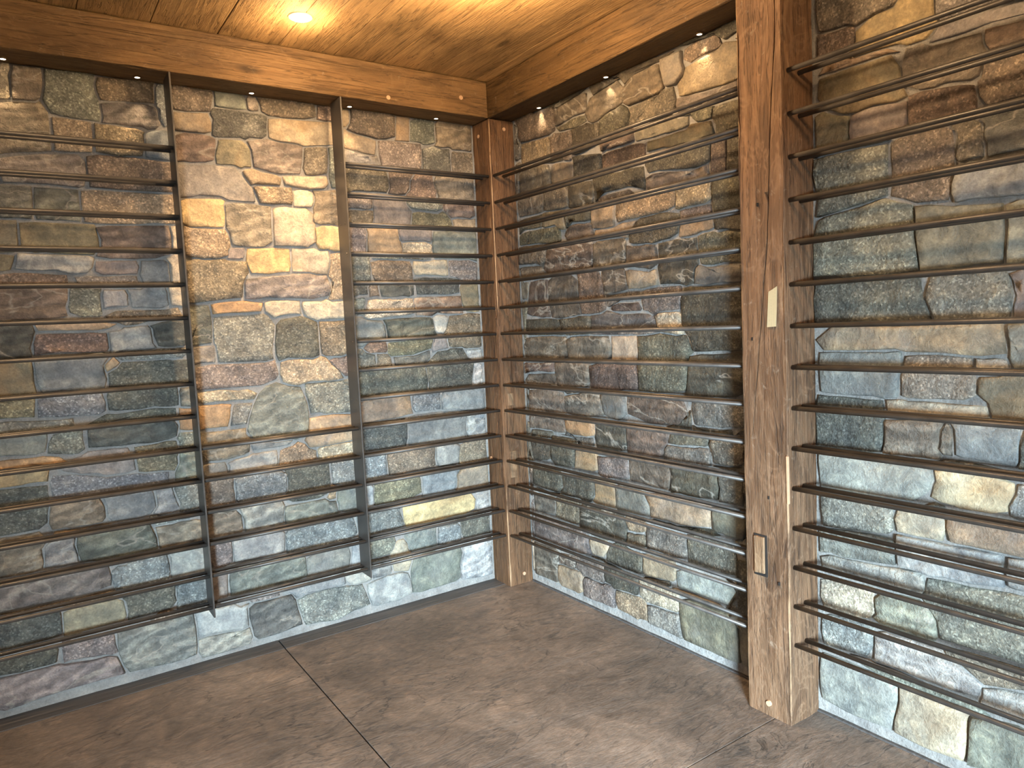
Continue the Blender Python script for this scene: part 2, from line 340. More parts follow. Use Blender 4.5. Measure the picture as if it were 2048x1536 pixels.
STONES_LEFT = """
c -2010,2102 -1979,2107 -1971,2115 -1970,2186 -1958,2226 -1962,2230 -1998,2230 -2005,2225 -2014,2134 -2014,2106
n -1964,2111 -1898,2114 -1885,2125 -1874,2174 -1875,2224 -1951,2223 -1962,2186
g -1711,2068 -1706,2090 -1710,2134 -1722,2186 -1715,2228 -1790,2230 -1864,2224 -1866,2174 -1877,2122 -1856,2076 -1818,2070
t -1520,2229 -1598,2230 -1705,2221 -1714,2198 -1709,2151 -1702,2142 -1546,2153 -1530,2150 -1526,2154 -1526,2214
p -1704,2063 -1574,2062 -1554,2054 -1510,2062 -1503,2069 -1513,2079 -1518,2098 -1519,2133 -1527,2141 -1546,2145 -1614,2138 -1697,2137 -1702,2130 -1698,2086
b -1482,2070 -1478,2078 -1474,2210 -1468,2229 -1506,2230 -1518,2214 -1521,2146 -1510,2134 -1510,2098 -1505,2079 -1497,2071
n -2029,1920 -1998,1930 -1867,1948 -1866,2078 -1879,2112 -1886,2114 -1898,2106 -1938,2106 -2016,2092 -2030,1954
t -1856,1952 -1806,1950 -1743,1956 -1738,2006 -1739,2060 -1856,2064
t -1567,2052 -1728,2056 -1732,1960 -1650,1950 -1583,1955 -1574,1986 -1574,2034 -1567,2043
b -1479,2061 -1542,2050 -1563,2039 -1572,1955 -1562,1950 -1475,1948 -1478,2042 -1474,2054
p -2030,1842 -2014,1834 -1806,1834 -1794,1830 -1778,1834 -1770,1858 -1770,1938 -1774,1942 -1790,1942 -1894,1934 -2013,1913 -2020,1908 -2026,1890
r -1766,1838 -1762,1834 -1706,1830 -1486,1830 -1478,1842 -1474,1934 -1478,1938 -1574,1946 -1634,1946 -1646,1942 -1662,1946 -1730,1946 -1758,1942 -1762,1938
g -2048,1712 -1943,1712 -1938,1778 -1939,1820 -2018,1822 -2037,1828 -2042,1818
g -1932,1712 -1799,1712 -1799,1820 -1928,1820 -1934,1762
t -1472,1715 -1474,1802 -1479,1817 -1486,1822 -1782,1822 -1790,1818 -1790,1718 -1786,1710 -1750,1706 -1642,1706 -1558,1714
e -2056,1596 -2002,1598 -1995,1603 -1990,1614 -1988,1705 -2030,1706 -2048,1701 -2058,1634
e -1985,1606 -1946,1598 -1910,1602 -1894,1598 -1767,1595 -1750,1622 -1750,1650 -1761,1690 -1759,1701 -1978,1702 -1982,1698 -1982,1618
r -1760,1580 -1566,1582 -1538,1586 -1519,1595 -1510,1602 -1513,1618 -1510,1666 -1515,1705 -1749,1697 -1753,1690 -1742,1650 -1742,1622 -1751,1599 -1762,1590
c -1474,1706 -1502,1706 -1506,1702 -1502,1666 -1505,1618 -1502,1606 -1478,1606 -1470,1618 -1474,1670 -1470,1698
e -2003,1588 -2046,1590 -2060,1584 -2064,1536 -2042,1534 -2019,1540
w -2008,1543 -1962,1538 -1886,1538 -1858,1534 -1842,1526 -1790,1530 -1775,1539 -1778,1550 -1770,1582 -1786,1590 -1994,1594
p -1626,1570 -1634,1574 -1762,1570 -1770,1550 -1768,1535 -1746,1522 -1634,1526 -1626,1550
b -1625,1491 -1614,1486 -1524,1487 -1527,1565 -1542,1578 -1616,1572 -1626,1522
c -1510,1486 -1483,1487 -1475,1499 -1474,1570 -1463,1587 -1471,1597 -1502,1598 -1532,1581 -1518,1562 -1518,1494
r -1838,1494 -1843,1513 -1858,1522 -2006,1530 -2064,1520 -2070,1494 -2066,1486 -2054,1490 -1855,1488
p -1626,1482 -1634,1494 -1634,1514 -1638,1518 -1750,1514 -1774,1526 -1790,1518 -1830,1518 -1834,1514 -1826,1486 -1762,1486 -1690,1478 -1634,1478
r -1860,1477 -2061,1477 -2068,1473 -2074,1450 -2076,1372 -2042,1366 -2022,1370 -1978,1366 -1867,1376 -1870,1410 -1862,1438
g -1755,1473 -1842,1478 -1851,1475 -1862,1410 -1859,1389 -1826,1374 -1770,1374 -1759,1380 -1762,1446
w -1752,1400 -1734,1406 -1675,1408 -1674,1450 -1683,1469 -1747,1467 -1754,1450
b -1672,1469 -1666,1450 -1666,1410 -1661,1403 -1558,1398 -1538,1410 -1538,1454 -1546,1478 -1614,1478 -1630,1470
c -1479,1400 -1483,1465 -1494,1478 -1532,1477 -1528,1408
n -1478,1362 -1483,1388 -1506,1398 -1542,1398 -1558,1390 -1734,1394 -1747,1387 -1753,1374 -1741,1359 -1715,1357 -1697,1339 -1690,1338 -1614,1342 -1594,1354 -1486,1354
d -2088,1236 -1985,1241 -1990,1270 -1970,1326 -1970,1342 -1975,1352 -2010,1358 -2038,1354 -2080,1356 -2090,1262
t -1968,1355 -1958,1330 -1886,1330 -1870,1326 -1754,1326 -1742,1330 -1714,1326 -1702,1334 -1715,1345 -1741,1347 -1762,1366 -1774,1362 -1898,1362
r -1746,1302 -1754,1314 -1962,1318 -1982,1262 -1974,1246 -1954,1250 -1910,1250 -1889,1244 -1882,1250 -1798,1246 -1774,1250 -1758,1246 -1750,1258
b -1592,1251 -1602,1266 -1606,1322 -1615,1333 -1694,1330 -1710,1318 -1744,1317 -1738,1294 -1742,1258 -1750,1242 -1745,1232 -1714,1246 -1610,1246
d -1475,1348 -1590,1346 -1605,1341 -1608,1335 -1598,1322 -1593,1263 -1585,1255 -1562,1250 -1491,1251 -1478,1266
e -2100,1108 -1979,1108 -1975,1125 -1986,1146 -1987,1228 -2046,1230 -2092,1225
b -1751,1229 -1774,1242 -1894,1234 -1914,1238 -1972,1236 -1978,1222 -1978,1150 -1968,1119 -1962,1114 -1906,1118 -1870,1110 -1802,1110 -1790,1106 -1775,1111 -1766,1142 -1774,1194
t -1761,1172 -1731,1187 -1719,1203 -1739,1225 -1765,1197 -1766,1182
b -1732,1227 -1717,1211 -1710,1210 -1486,1206 -1479,1208 -1478,1214 -1479,1229 -1491,1241 -1574,1246 -1610,1238 -1714,1238
d -1762,1122 -1758,1118 -1478,1102 -1474,1106 -1470,1146 -1474,1194 -1478,1198 -1542,1198 -1558,1202 -1710,1202 -1729,1181 -1757,1165
e -1987,1096 -2100,1096 -2106,1082 -2104,1036 -2070,1038 -1995,1032
b -1778,1030 -1778,1082 -1786,1098 -1802,1102 -1898,1102 -1914,1106 -1970,1106 -1977,1101 -1986,1042 -1982,1030 -1870,1022 -1798,1022
d -1776,1101 -1770,1082 -1770,1034 -1766,1030 -1746,1026 -1638,1026 -1618,1030 -1546,1022 -1534,1026 -1530,1090 -1534,1098 -1710,1110 -1762,1110
g -1520,1092 -1526,1078 -1524,1020 -1471,1016 -1467,1019 -1470,1074 -1475,1089 -1482,1094
g -1870,986 -1870,1006 -1882,1014 -1954,1014 -1990,1022 -2006,1018 -2070,1026 -2106,1026 -2110,1022 -2110,990 -2106,986 -2066,982 -1962,982 -1946,978 -1878,978
d -1542,994 -1542,1010 -1546,1014 -1618,1022 -1742,1014 -1774,1018 -1798,1010 -1858,1010 -1862,1002 -1862,986 -1853,980 -1730,994 -1562,990 -1550,986 -1543,988
g -1954,966 -1962,970 -2110,974 -2118,946 -2118,914 -2110,906 -2094,910 -2034,902 -1982,902 -1975,907
g -1968,900 -1894,886 -1871,887 -1854,902 -1858,934 -1856,969 -1933,968 -1945,965 -1961,933
d -1850,962 -1844,904 -1706,894 -1690,898 -1646,894 -1558,902 -1551,907 -1542,946 -1547,976 -1562,982 -1734,982 -1842,970
o -1533,1016 -1534,990 -1540,981 -1534,950 -1536,932 -1514,926 -1486,926 -1475,932 -1471,1005 -1478,1010 -1522,1010
g -1475,916 -1540,920 -1549,898 -1542,886 -1539,861 -1479,860 -1474,870
o -1900,877 -1982,890 -2034,890 -2094,898 -2106,894 -2118,898 -2122,894 -2122,866 -2118,862 -2082,866 -2030,858 -1982,858 -1966,850 -1942,862 -1911,863
p -1957,838 -1874,814 -1822,806 -1794,794 -1706,794 -1698,798 -1702,870 -1707,881 -1718,886 -1846,890 -1871,875 -1892,872 -1907,851 -1942,850
e -1696,885 -1687,793 -1658,786 -1586,782 -1567,776 -1554,802 -1554,830 -1542,854 -1550,866 -1553,891 -1590,894 -1642,886
y -1966,830 -1969,839 -1982,846 -2030,846 -2086,854 -2118,850 -2130,854 -2134,850 -2134,810 -2126,802 -2050,802 -2034,806 -1974,802
b -1574,734 -1574,766 -1586,774 -1658,778 -1694,786 -1794,786 -1946,822 -1960,820 -1962,802 -1968,793 -1970,750 -1965,743 -1834,726 -1818,718 -1710,726 -1590,726
g -1487,849 -1534,850 -1541,845 -1546,830 -1546,802 -1566,766 -1564,736 -1498,726 -1479,731 -1478,834
d -2140,636 -2014,638 -1991,632 -1982,726 -1974,738 -1978,754 -1976,789 -2133,796 -2138,762
n -1811,639 -1810,678 -1826,714 -1950,734 -1966,734 -1973,729 -1982,650 -1982,634 -1977,627 -1934,630 -1918,626 -1822,626
b -1643,713 -1650,718 -1710,718 -1726,714 -1812,712 -1802,674 -1802,642 -1808,624 -1702,618 -1659,627 -1642,650
w -1651,617 -1586,614 -1571,619 -1560,631 -1582,706 -1579,720 -1636,717 -1634,650 -1653,625
g -1568,724 -1574,706 -1551,633 -1561,621 -1560,612 -1487,611 -1482,622 -1482,702 -1487,716 -1550,726
n -2152,492 -2050,490 -2019,496 -2014,518 -2014,566 -1994,594 -1999,624 -2014,630 -2066,626 -2122,630 -2144,624 -2154,530
w -2008,500 -1966,494 -1911,496 -1910,518 -1918,562 -1914,582 -1919,592 -1982,590 -2003,571
d -1910,594 -1906,526 -1897,495 -1822,482 -1758,482 -1746,474 -1674,478 -1658,474 -1650,478 -1650,526 -1658,550 -1658,574 -1671,593 -1802,594 -1818,598 -1902,598
n -1648,568 -1640,476 -1622,470 -1610,474 -1510,474 -1479,480 -1478,562 -1487,577
p -2162,382 -2157,375 -2134,370 -2106,374 -1826,378 -1814,386 -1810,446 -1819,469 -1902,486 -1966,482 -2002,486 -2050,478 -2154,478 -2158,474 -2162,442
b -1809,371 -1802,366 -1738,358 -1622,358 -1614,390 -1615,449 -1621,459 -1634,466 -1694,466 -1742,462 -1758,450 -1786,450 -1801,445 -1806,438
w -1616,465 -1606,446 -1608,360 -1550,354 -1486,354 -1467,360 -1478,398 -1478,454 -1487,468
d -1971,337 -1982,342 -2165,341 -2170,334 -2174,306 -2173,243 -2162,238 -1983,240 -1978,250 -1978,322
e -1972,236 -1930,234 -1914,238 -1782,242 -1774,258 -1779,317 -1798,330 -1965,329 -1970,322
d -1603,340 -1780,336 -1781,327 -1770,314 -1766,274 -1768,240 -1619,251 -1602,270 -1606,294
b -1609,243 -1602,238 -1574,234 -1483,236 -1478,250 -1478,318 -1483,333 -1494,338 -1593,337 -1598,326 -1594,270 -1609,253
d -1994,154 -1994,198 -2006,210 -2170,214 -2182,206 -2182,162 -2178,158 -2106,150 -2002,150
p -1993,213 -1986,198 -1988,147 -1981,143 -1958,146 -1890,134 -1854,134 -1818,122 -1811,131 -1818,162 -1818,210 -1822,214 -1982,218
g -1808,213 -1810,162 -1802,134 -1810,118 -1789,51 -1781,43 -1634,34 -1558,34 -1547,39 -1542,70 -1542,182 -1547,205
p -1796,43 -1816,112 -1838,122 -1890,122 -1978,134 -1998,142 -2106,142 -2158,150 -2182,150 -2186,146 -2194,42 -2170,30 -1994,42
w -1536,205 -1532,104 -1462,102 -1365,92 -1343,96 -1342,170 -1335,188 -1370,182 -1390,202
w -1330,46 -1338,85 -1358,82 -1466,94 -1526,94 -1534,90 -1538,42 -1526,14 -1342,18
n -1319,2228 -1457,2229 -1466,2210 -1468,2140 -1410,2138 -1335,2148 -1318,2202
g -1318,2174 -1310,2170 -1198,2170 -1194,2174 -1198,2214 -1192,2229 -1306,2230 -1310,2226 -1310,2202
p -1148,2172 -1146,2202 -1158,2226 -1162,2230 -1181,2229 -1190,2214 -1186,2174 -1178,2170
n -910,2226 -918,2230 -1142,2230 -1149,2226 -1138,2202 -1136,2172 -1106,2158 -922,2166 -914,2178
r -908,2168 -874,2166 -823,2172 -819,2228 -900,2228
t -1472,2063 -1339,2063 -1334,2070 -1331,2133 -1342,2138 -1468,2128
d -1116,2153 -1138,2162 -1322,2162 -1330,2142 -1322,2122 -1326,2070 -1332,2059 -1318,2054 -1226,2062 -1207,2056 -1182,2066 -1158,2069 -1142,2066 -1127,2071 -1122,2078
c -1114,2074 -1074,2062 -1014,2062 -970,2054 -826,2070 -818,2078 -822,2098 -818,2146 -823,2160 -830,2162 -1106,2150 -1110,2146 -1114,2110
r -1465,1948 -1343,1955 -1335,1967 -1326,1998 -1319,2044 -1342,2054 -1370,2058 -1430,2058 -1465,2053 -1470,2042
e -1332,1955 -1322,1950 -1255,1953 -1230,1943 -1214,1950 -1191,1952 -1194,2018 -1203,2037 -1222,2050 -1308,2044
p -1200,2049 -1186,2018 -1180,1952 -1082,1930 -995,1940 -982,2002 -979,2048 -1018,2054 -1074,2054 -1122,2065
n -873,2055 -914,2054 -968,2044 -984,1940 -973,1936 -926,1938 -890,1942 -881,1949 -874,1982
g -830,2062 -864,2057 -866,1982 -870,1954 -878,1938 -870,1926 -870,1902 -862,1890 -830,1890 -826,1894 -822,2026
p -1178,1818 -1195,1865 -1209,1879 -1235,1932 -1243,1937 -1255,1940 -1326,1938 -1341,1945 -1390,1938 -1462,1938 -1466,1934 -1474,1830 -1469,1815 -1418,1818 -1398,1826 -1314,1826 -1286,1814 -1186,1814
t -1074,1890 -1079,1913 -1094,1922 -1150,1930 -1186,1942 -1214,1938 -1225,1930 -1221,1915 -1197,1880 -1178,1886 -1082,1886
c -1073,1918 -1064,1892 -1042,1890 -1026,1882 -958,1878 -872,1887 -878,1902 -878,1926 -886,1934 -1030,1926 -1070,1922
t -1188,1869 -1166,1810 -1118,1806 -1070,1810 -1042,1806 -1038,1810 -1034,1870 -1039,1877 -1174,1874
c -1032,1803 -955,1804 -946,1826 -947,1861 -958,1870 -1025,1869 -1030,1862
n -821,1879 -854,1882 -894,1874 -948,1873 -938,1854 -938,1826 -950,1798 -947,1741 -922,1734 -878,1738 -846,1734 -827,1740 -822,1770 -822,1842 -818,1858
y -1304,1809 -1318,1814 -1461,1809 -1466,1798 -1465,1719 -1442,1706 -1315,1707 -1310,1718 -1310,1794
n -1128,1796 -1182,1802 -1297,1804 -1302,1794 -1305,1706 -1294,1690 -1294,1650 -1288,1640 -1234,1634 -1162,1634 -1136,1640 -1130,1654
c -1124,1640 -986,1638 -955,1644 -950,1658 -954,1718 -947,1733 -958,1746 -954,1774 -959,1796 -1030,1794 -1070,1798 -1116,1792
y -819,1736 -846,1726 -874,1730 -894,1726 -940,1729 -946,1718 -942,1686 -947,1637 -934,1630 -898,1630 -882,1622 -827,1624 -822,1650
t -1303,1693 -1314,1698 -1442,1698 -1460,1705 -1466,1670 -1462,1618 -1468,1603 -1450,1590 -1402,1586 -1350,1586 -1315,1591 -1310,1598 -1309,1617 -1298,1634
p -1308,1584 -1247,1588 -1242,1602 -1243,1628 -1293,1629 -1301,1617
y -1064,1628 -1146,1630 -1232,1624 -1238,1578 -1226,1534 -1222,1530 -1154,1526 -1068,1536 -1062,1562
c -1056,1536 -982,1534 -954,1526 -907,1524 -898,1554 -891,1617 -898,1622 -934,1622 -958,1634 -1052,1628
t -823,1616 -882,1614 -886,1610 -894,1530 -902,1518 -890,1502 -890,1466 -910,1426 -908,1420 -901,1415 -822,1418 -822,1558 -826,1574 -819,1609
n -1473,1412 -1267,1432 -1261,1485 -1249,1513 -1234,1530 -1243,1572 -1306,1574 -1326,1582 -1398,1578 -1457,1584 -1466,1570 -1466,1502 -1482,1478 -1474,1462
p -898,1502 -914,1518 -954,1518 -986,1526 -1058,1526 -1094,1518 -1154,1514 -1229,1520 -1245,1505 -1254,1482 -1258,1430 -1254,1426 -1189,1420 -1162,1430 -1118,1430 -942,1418 -919,1427 -911,1435 -898,1466
o -1186,1382 -1186,1402 -1191,1409 -1254,1414 -1263,1420 -1358,1414 -1388,1407 -1386,1374 -1382,1370 -1198,1374
c -1030,1362 -1037,1394 -1034,1410 -1038,1414 -1158,1418 -1180,1409 -1180,1375 -1145,1348 -1122,1354 -1054,1362 -1034,1358
c -822,1338 -822,1402 -830,1410 -898,1406 -922,1418 -942,1410 -1022,1410 -1029,1397 -1020,1360 -1006,1346 -970,1330 -950,1334 -830,1334
d -1395,1404 -1434,1406 -1466,1402 -1473,1397 -1474,1374 -1466,1342 -1470,1266 -1484,1247 -1395,1256 -1390,1286 -1390,1362
g -1380,1356 -1386,1258 -1378,1242 -1376,1180 -1310,1174 -1190,1174 -1160,1179 -1162,1210 -1146,1318 -1152,1340 -1169,1355 -1187,1364
d -969,1181 -966,1306 -973,1323 -1015,1345 -1042,1350 -1140,1336 -1138,1318 -1154,1210 -1150,1198 -1154,1186 -1143,1173 -1138,1170 -1101,1180 -998,1174
n -959,1323 -956,1188 -938,1178 -910,1174 -870,1174 -815,1188 -807,1201 -818,1218 -823,1324
p -1387,1244 -1434,1246 -1472,1240 -1463,1177 -1438,1182 -1387,1180
c -863,1079 -867,1088 -935,1157 -941,1171 -958,1178 -998,1166 -1099,1172 -1125,1169 -1134,1162 -1138,1114 -1149,1090 -1141,1083 -1126,1082 -1090,1066 -1066,1062 -1042,1074 -942,1074 -926,1070 -870,1074
r -928,1168 -927,1157 -856,1084 -826,1082 -819,1087 -818,1166 -823,1177 -870,1166
p -1142,1162 -1154,1174 -1190,1166 -1310,1166 -1326,1170 -1442,1174 -1461,1165 -1466,1106 -1472,1095 -1458,1078 -1218,1074 -1156,1096 -1146,1114
c -1234,1058 -1238,1062 -1310,1062 -1382,1070 -1458,1070 -1462,1066 -1462,1030 -1442,1022 -1402,1026 -1250,1022 -1235,1043
g -1052,1060 -1030,998 -1026,950 -1020,940 -978,938 -958,930 -823,924 -822,954 -811,971 -818,990 -818,1062 -823,1072 -850,1074 -870,1066 -926,1062 -942,1066 -1038,1066
g -1277,871 -1270,866 -1166,846 -1106,846 -1090,834 -1060,840 -1047,855 -1038,878 -1030,930 -1034,982 -1060,1052 -1138,1070 -1158,1082 -1224,1060 -1227,1043 -1253,1001 -1274,946 -1286,894
o -1464,924 -1359,924 -1339,1008 -1358,1014 -1460,1016 -1466,966
g -1259,1008 -1328,1008 -1348,924 -1287,924
n -1468,792 -1414,794 -1378,790 -1291,803 -1286,810 -1279,861 -1294,886 -1291,908 -1464,908 -1466,870 -1477,850 -1470,834
p -1470,778 -1470,742 -1466,738 -1454,734 -1381,732 -1375,735 -1374,762 -1382,782 -1454,786
t -823,912 -910,922 -1021,925 -1026,918 -1035,863 -1056,827 -1036,796 -1009,788 -994,794 -826,802 -822,806 -822,858 -815,871 -822,886
w -1170,798 -1178,802 -1274,802 -1294,790 -1366,786 -1370,778 -1366,758 -1368,731 -1350,726 -1183,731 -1174,754
t -1172,724 -1154,722 -1134,730 -1018,730 -1010,742 -1010,778 -1039,789 -1066,826 -1085,825 -1106,810 -1158,802 -1162,798
c -1005,734 -998,730 -974,734 -950,730 -822,730 -818,734 -822,790 -830,794 -890,794 -994,786 -1002,778
n -1351,592 -1358,614 -1357,719 -1386,726 -1450,726 -1466,730 -1475,727 -1480,721 -1474,702 -1474,618 -1481,606 -1476,596
b -1143,697 -1166,714 -1345,717 -1350,706 -1349,607 -1344,600 -1338,598 -1270,606 -1171,607 -1146,626
d -959,724 -1134,722 -1148,716 -1149,711 -1135,697 -1134,678 -1139,623 -1165,598 -1156,576 -1070,570 -979,572 -970,586 -969,609 -958,626
b -948,720 -948,624 -927,617 -914,602 -815,604 -819,720
g -821,591 -914,594 -927,583 -932,547 -926,530 -926,502 -915,485 -825,485 -818,554
t -969,555 -939,556 -937,581 -922,598 -935,613 -954,618 -958,614 -963,583 -976,565
g -926,486 -934,502 -934,530 -939,544 -969,547 -986,562 -1156,561 -1166,494 -1162,486 -1070,486 -962,478
w -1348,585 -1335,572 -1326,554 -1324,488 -1266,482 -1176,484 -1162,566 -1172,592 -1270,594 -1286,590 -1342,590
n -1480,584 -1470,562 -1468,488 -1410,482 -1335,488 -1334,554 -1355,580 -1406,586
w -1376,473 -1376,376 -1234,366 -1182,366 -1175,375 -1170,450 -1183,468 -1266,470 -1282,474
b -846,370 -854,386 -858,454 -870,466 -1054,470 -1070,474 -1162,474 -1172,469 -1162,446 -1170,370 -1166,362 -1002,346 -942,350 -902,346 -867,355
p -1475,471 -1470,454 -1470,398 -1463,369 -1454,362 -1418,362 -1405,373 -1387,376 -1382,406 -1382,454 -1387,468 -1426,474
g -1082,338 -1098,346 -1142,346 -1246,358 -1402,362 -1410,354 -1398,330 -1406,234 -1398,230 -1102,230 -1090,246 -1090,318
g -1088,228 -1018,226 -994,230 -978,226 -926,226 -899,232 -886,298 -887,329 -898,338 -938,342 -1073,333 -1082,318 -1082,246
p -1470,230 -1415,232 -1410,250 -1406,318 -1406,334 -1415,349 -1458,354 -1481,345 -1470,322 -1470,250 -1474,234
w -834,366 -888,341 -878,322 -878,298 -890,242 -886,230 -834,226 -814,234 -822,286 -819,349
w -916,221 -914,186 -905,159 -894,154 -830,150 -799,156 -798,198 -811,220
d -1124,44 -1146,154 -1163,181 -1328,181 -1334,166 -1334,98 -1326,82 -1322,46 -1308,32 -1262,30
g -1138,150 -1118,58 -1106,34 -1002,26 -986,18 -962,18 -890,38 -818,38 -811,47 -826,94 -826,130 -831,140 -842,146 -894,146 -914,158 -978,162 -1094,162
w -820,140 -818,94 -802,38 -778,30 -738,34 -666,30 -642,42 -610,42 -606,46 -602,66 -610,134 -619,145 -646,154 -698,158 -790,150
w -694,170 -698,206 -703,213 -766,222 -800,220 -790,198 -792,163 -789,159 -710,162
c -630,310 -660,308 -679,271 -697,253 -698,222 -690,206 -684,168 -622,154 -615,156 -603,175 -590,210 -595,237 -605,247 -610,262 -611,285
t -812,2152 -783,2151 -767,2167 -762,2206 -767,2228 -808,2228 -814,2202
n -551,2228 -754,2230 -758,2226 -754,2202 -758,2170 -777,2149 -777,2143 -738,2130 -666,2122 -642,2114 -562,2122 -554,2134
t -472,2229 -540,2228 -546,2134 -552,2119 -484,2119 -478,2214
g -344,2229 -463,2227 -470,2214 -476,2123 -426,2122 -406,2114 -357,2121 -350,2130 -350,2210
n -155,2228 -333,2229 -342,2214 -342,2130 -352,2115 -314,2110 -278,2114 -258,2106 -155,2108
t -642,2054 -648,2108 -738,2122 -773,2131 -786,2142 -806,2142 -813,2137 -814,2098 -810,2078 -789,2063 -686,2046 -654,2046
w -636,1999 -646,2041 -686,2038 -746,2046 -789,2055 -811,2068 -818,2058 -814,1998 -810,1994 -714,1994
p -419,2109 -426,2114 -474,2114 -490,2110 -566,2113 -636,2108 -633,2011 -622,1998 -486,1998 -462,1991 -431,1996 -426,2094
d -420,1996 -322,1986 -271,1992 -274,2058 -267,2100 -278,2106 -314,2102 -366,2110 -412,2104 -418,2094
n -155,2096 -259,2095 -266,2058 -263,1997 -214,1994 -155,2000
e -599,1977 -603,1985 -610,1986 -814,1986 -818,1978 -817,1887 -812,1880 -806,1878 -782,1878 -766,1886 -610,1886 -598,1906
r -468,1981 -486,1986 -592,1985 -590,1906 -600,1883 -562,1878 -519,1883 -499,1907 -493,1945
r -512,1872 -494,1866 -363,1871 -354,1886 -374,1946 -367,1977 -378,1982 -457,1981 -485,1945 -491,1907 -509,1885
n -155,1989 -198,1990 -356,1977 -366,1950 -346,1886 -352,1864 -330,1862 -286,1870 -270,1866 -155,1868
p -812,1808 -706,1806 -687,1812 -682,1834 -683,1872 -766,1874 -808,1868 -814,1842
n -683,1800 -810,1798 -814,1794 -817,1743 -810,1738 -766,1734 -698,1734 -687,1751 -682,1770
p -684,1736 -642,1734 -586,1742 -501,1745 -491,1809 -517,1835 -523,1868 -562,1866 -610,1874 -672,1872 -678,1818 -674,1770
g -327,1829 -331,1848 -370,1858 -438,1858 -454,1854 -510,1858 -514,1854 -509,1839 -489,1820 -358,1814
e -493,1742 -466,1734 -318,1730 -283,1735 -278,1746 -287,1780 -313,1807 -330,1814 -358,1802 -481,1808 -486,1802
r -154,1854 -162,1858 -282,1858 -324,1851 -320,1820 -295,1793 -283,1788 -262,1794 -182,1790 -163,1795 -154,1802
t -155,1788 -182,1782 -269,1785 -278,1778 -270,1750 -272,1732 -186,1730 -155,1736
p -813,1612 -727,1612 -719,1703 -727,1725 -778,1730 -806,1730 -813,1725 -814,1654 -818,1638
t -716,1612 -555,1612 -550,1634 -554,1666 -562,1678 -569,1714 -567,1729 -716,1725 -711,1703
p -561,1714 -550,1674 -418,1678 -401,1672 -394,1682 -390,1718 -394,1726 -550,1730 -556,1729
c -398,1614 -398,1658 -414,1670 -494,1670 -542,1666 -546,1662 -542,1630 -546,1610 -542,1606 -410,1606
g -392,1607 -386,1598 -198,1598 -155,1588 -155,1725 -270,1722 -302,1726 -380,1721 -390,1674
g -812,1492 -713,1493 -713,1599 -746,1606 -811,1603 -818,1574
n -503,1488 -499,1513 -506,1526 -506,1554 -514,1582 -694,1586 -700,1584 -705,1577 -702,1526 -689,1491 -658,1486
c -502,1578 -498,1526 -494,1522 -354,1518 -338,1514 -322,1514 -318,1518 -318,1582 -322,1590 -390,1590 -414,1582 -494,1582
p -308,1588 -310,1522 -305,1511 -274,1510 -241,1491 -206,1486 -178,1486 -155,1496 -155,1576 -194,1590
d -247,1485 -259,1497 -274,1502 -310,1506 -490,1510 -494,1502 -490,1466 -494,1434 -486,1430 -266,1430 -262,1438 -264,1461
d -670,1474 -666,1430 -662,1426 -614,1422 -542,1426 -526,1422 -507,1424 -502,1430 -498,1466 -502,1474
d -812,1424 -802,1422 -766,1434 -746,1434 -731,1428 -727,1435 -730,1466 -724,1481 -812,1481
t -720,1424 -675,1428 -679,1477 -698,1482 -717,1477 -722,1466
e -155,1344 -155,1484 -182,1478 -241,1481 -256,1459 -237,1355 -226,1346 -194,1342
g -812,1348 -757,1345 -750,1358 -750,1390 -736,1417 -746,1422 -766,1422 -812,1412
c -506,1406 -514,1414 -526,1410 -546,1414 -562,1410 -614,1410 -626,1414 -670,1410 -694,1414 -726,1410 -741,1393 -742,1358 -752,1339 -734,1330 -706,1334 -674,1330 -606,1338 -522,1338 -506,1346
r -235,1343 -250,1366 -255,1420 -494,1418 -501,1414 -498,1338 -418,1330 -390,1346 -366,1342 -338,1346 -318,1338 -246,1338
b -812,1336 -814,1262 -810,1218 -804,1208 -770,1206 -749,1225 -734,1230 -682,1230 -656,1236 -658,1294 -675,1317 -738,1322 -770,1338
d -665,1318 -650,1298 -648,1231 -642,1226 -462,1230 -446,1234 -410,1230 -399,1243 -410,1266 -410,1298 -415,1313 -430,1322 -514,1330 -526,1326 -662,1322
w -333,1331 -390,1334 -409,1325 -402,1298 -402,1266 -393,1251 -363,1248 -343,1267 -330,1326
n -155,1332 -218,1338 -242,1330 -320,1328 -334,1286 -335,1263 -356,1245 -335,1221 -331,1185 -310,1178 -262,1178 -241,1168 -166,1170 -155,1176
r -764,1199 -753,1187 -734,1178 -658,1174 -650,1186 -654,1206 -650,1222 -658,1226 -734,1222 -749,1217
e -418,1218 -434,1226 -638,1218 -646,1210 -642,1186 -648,1171 -635,1156 -522,1158 -431,1180
p -420,1160 -394,1170 -339,1176 -345,1223 -370,1242 -395,1239 -409,1221 -426,1174
g -711,1112 -714,1126 -710,1142 -715,1168 -757,1179 -774,1198 -803,1195 -813,1178 -808,1108
n -632,1115 -639,1149 -651,1165 -670,1170 -704,1168 -702,1138 -706,1122 -700,1112 -642,1110
g -630,1146 -625,1119 -618,1114 -586,1110 -554,1114 -470,1110 -455,1127 -439,1136 -430,1162 -442,1170 -522,1150 -622,1150
d -211,983 -214,1022 -202,1094 -233,1123 -251,1165 -262,1170 -322,1174 -342,1166 -394,1162 -424,1148 -437,1129 -457,1117 -461,1106 -450,1038 -452,988 -397,984 -294,986 -254,978 -218,978
w -236,1160 -225,1123 -197,1100 -155,1104 -155,1164
w -158,1094 -190,1094 -197,1089 -206,1018 -206,998 -198,986 -158,990 -154,994 -154,1086
d -459,995 -458,1038 -466,1098 -470,1102 -586,1102 -602,1106 -634,1102 -794,1102 -808,1096 -814,1082 -810,990 -802,974 -778,974 -718,986 -470,986 -463,988
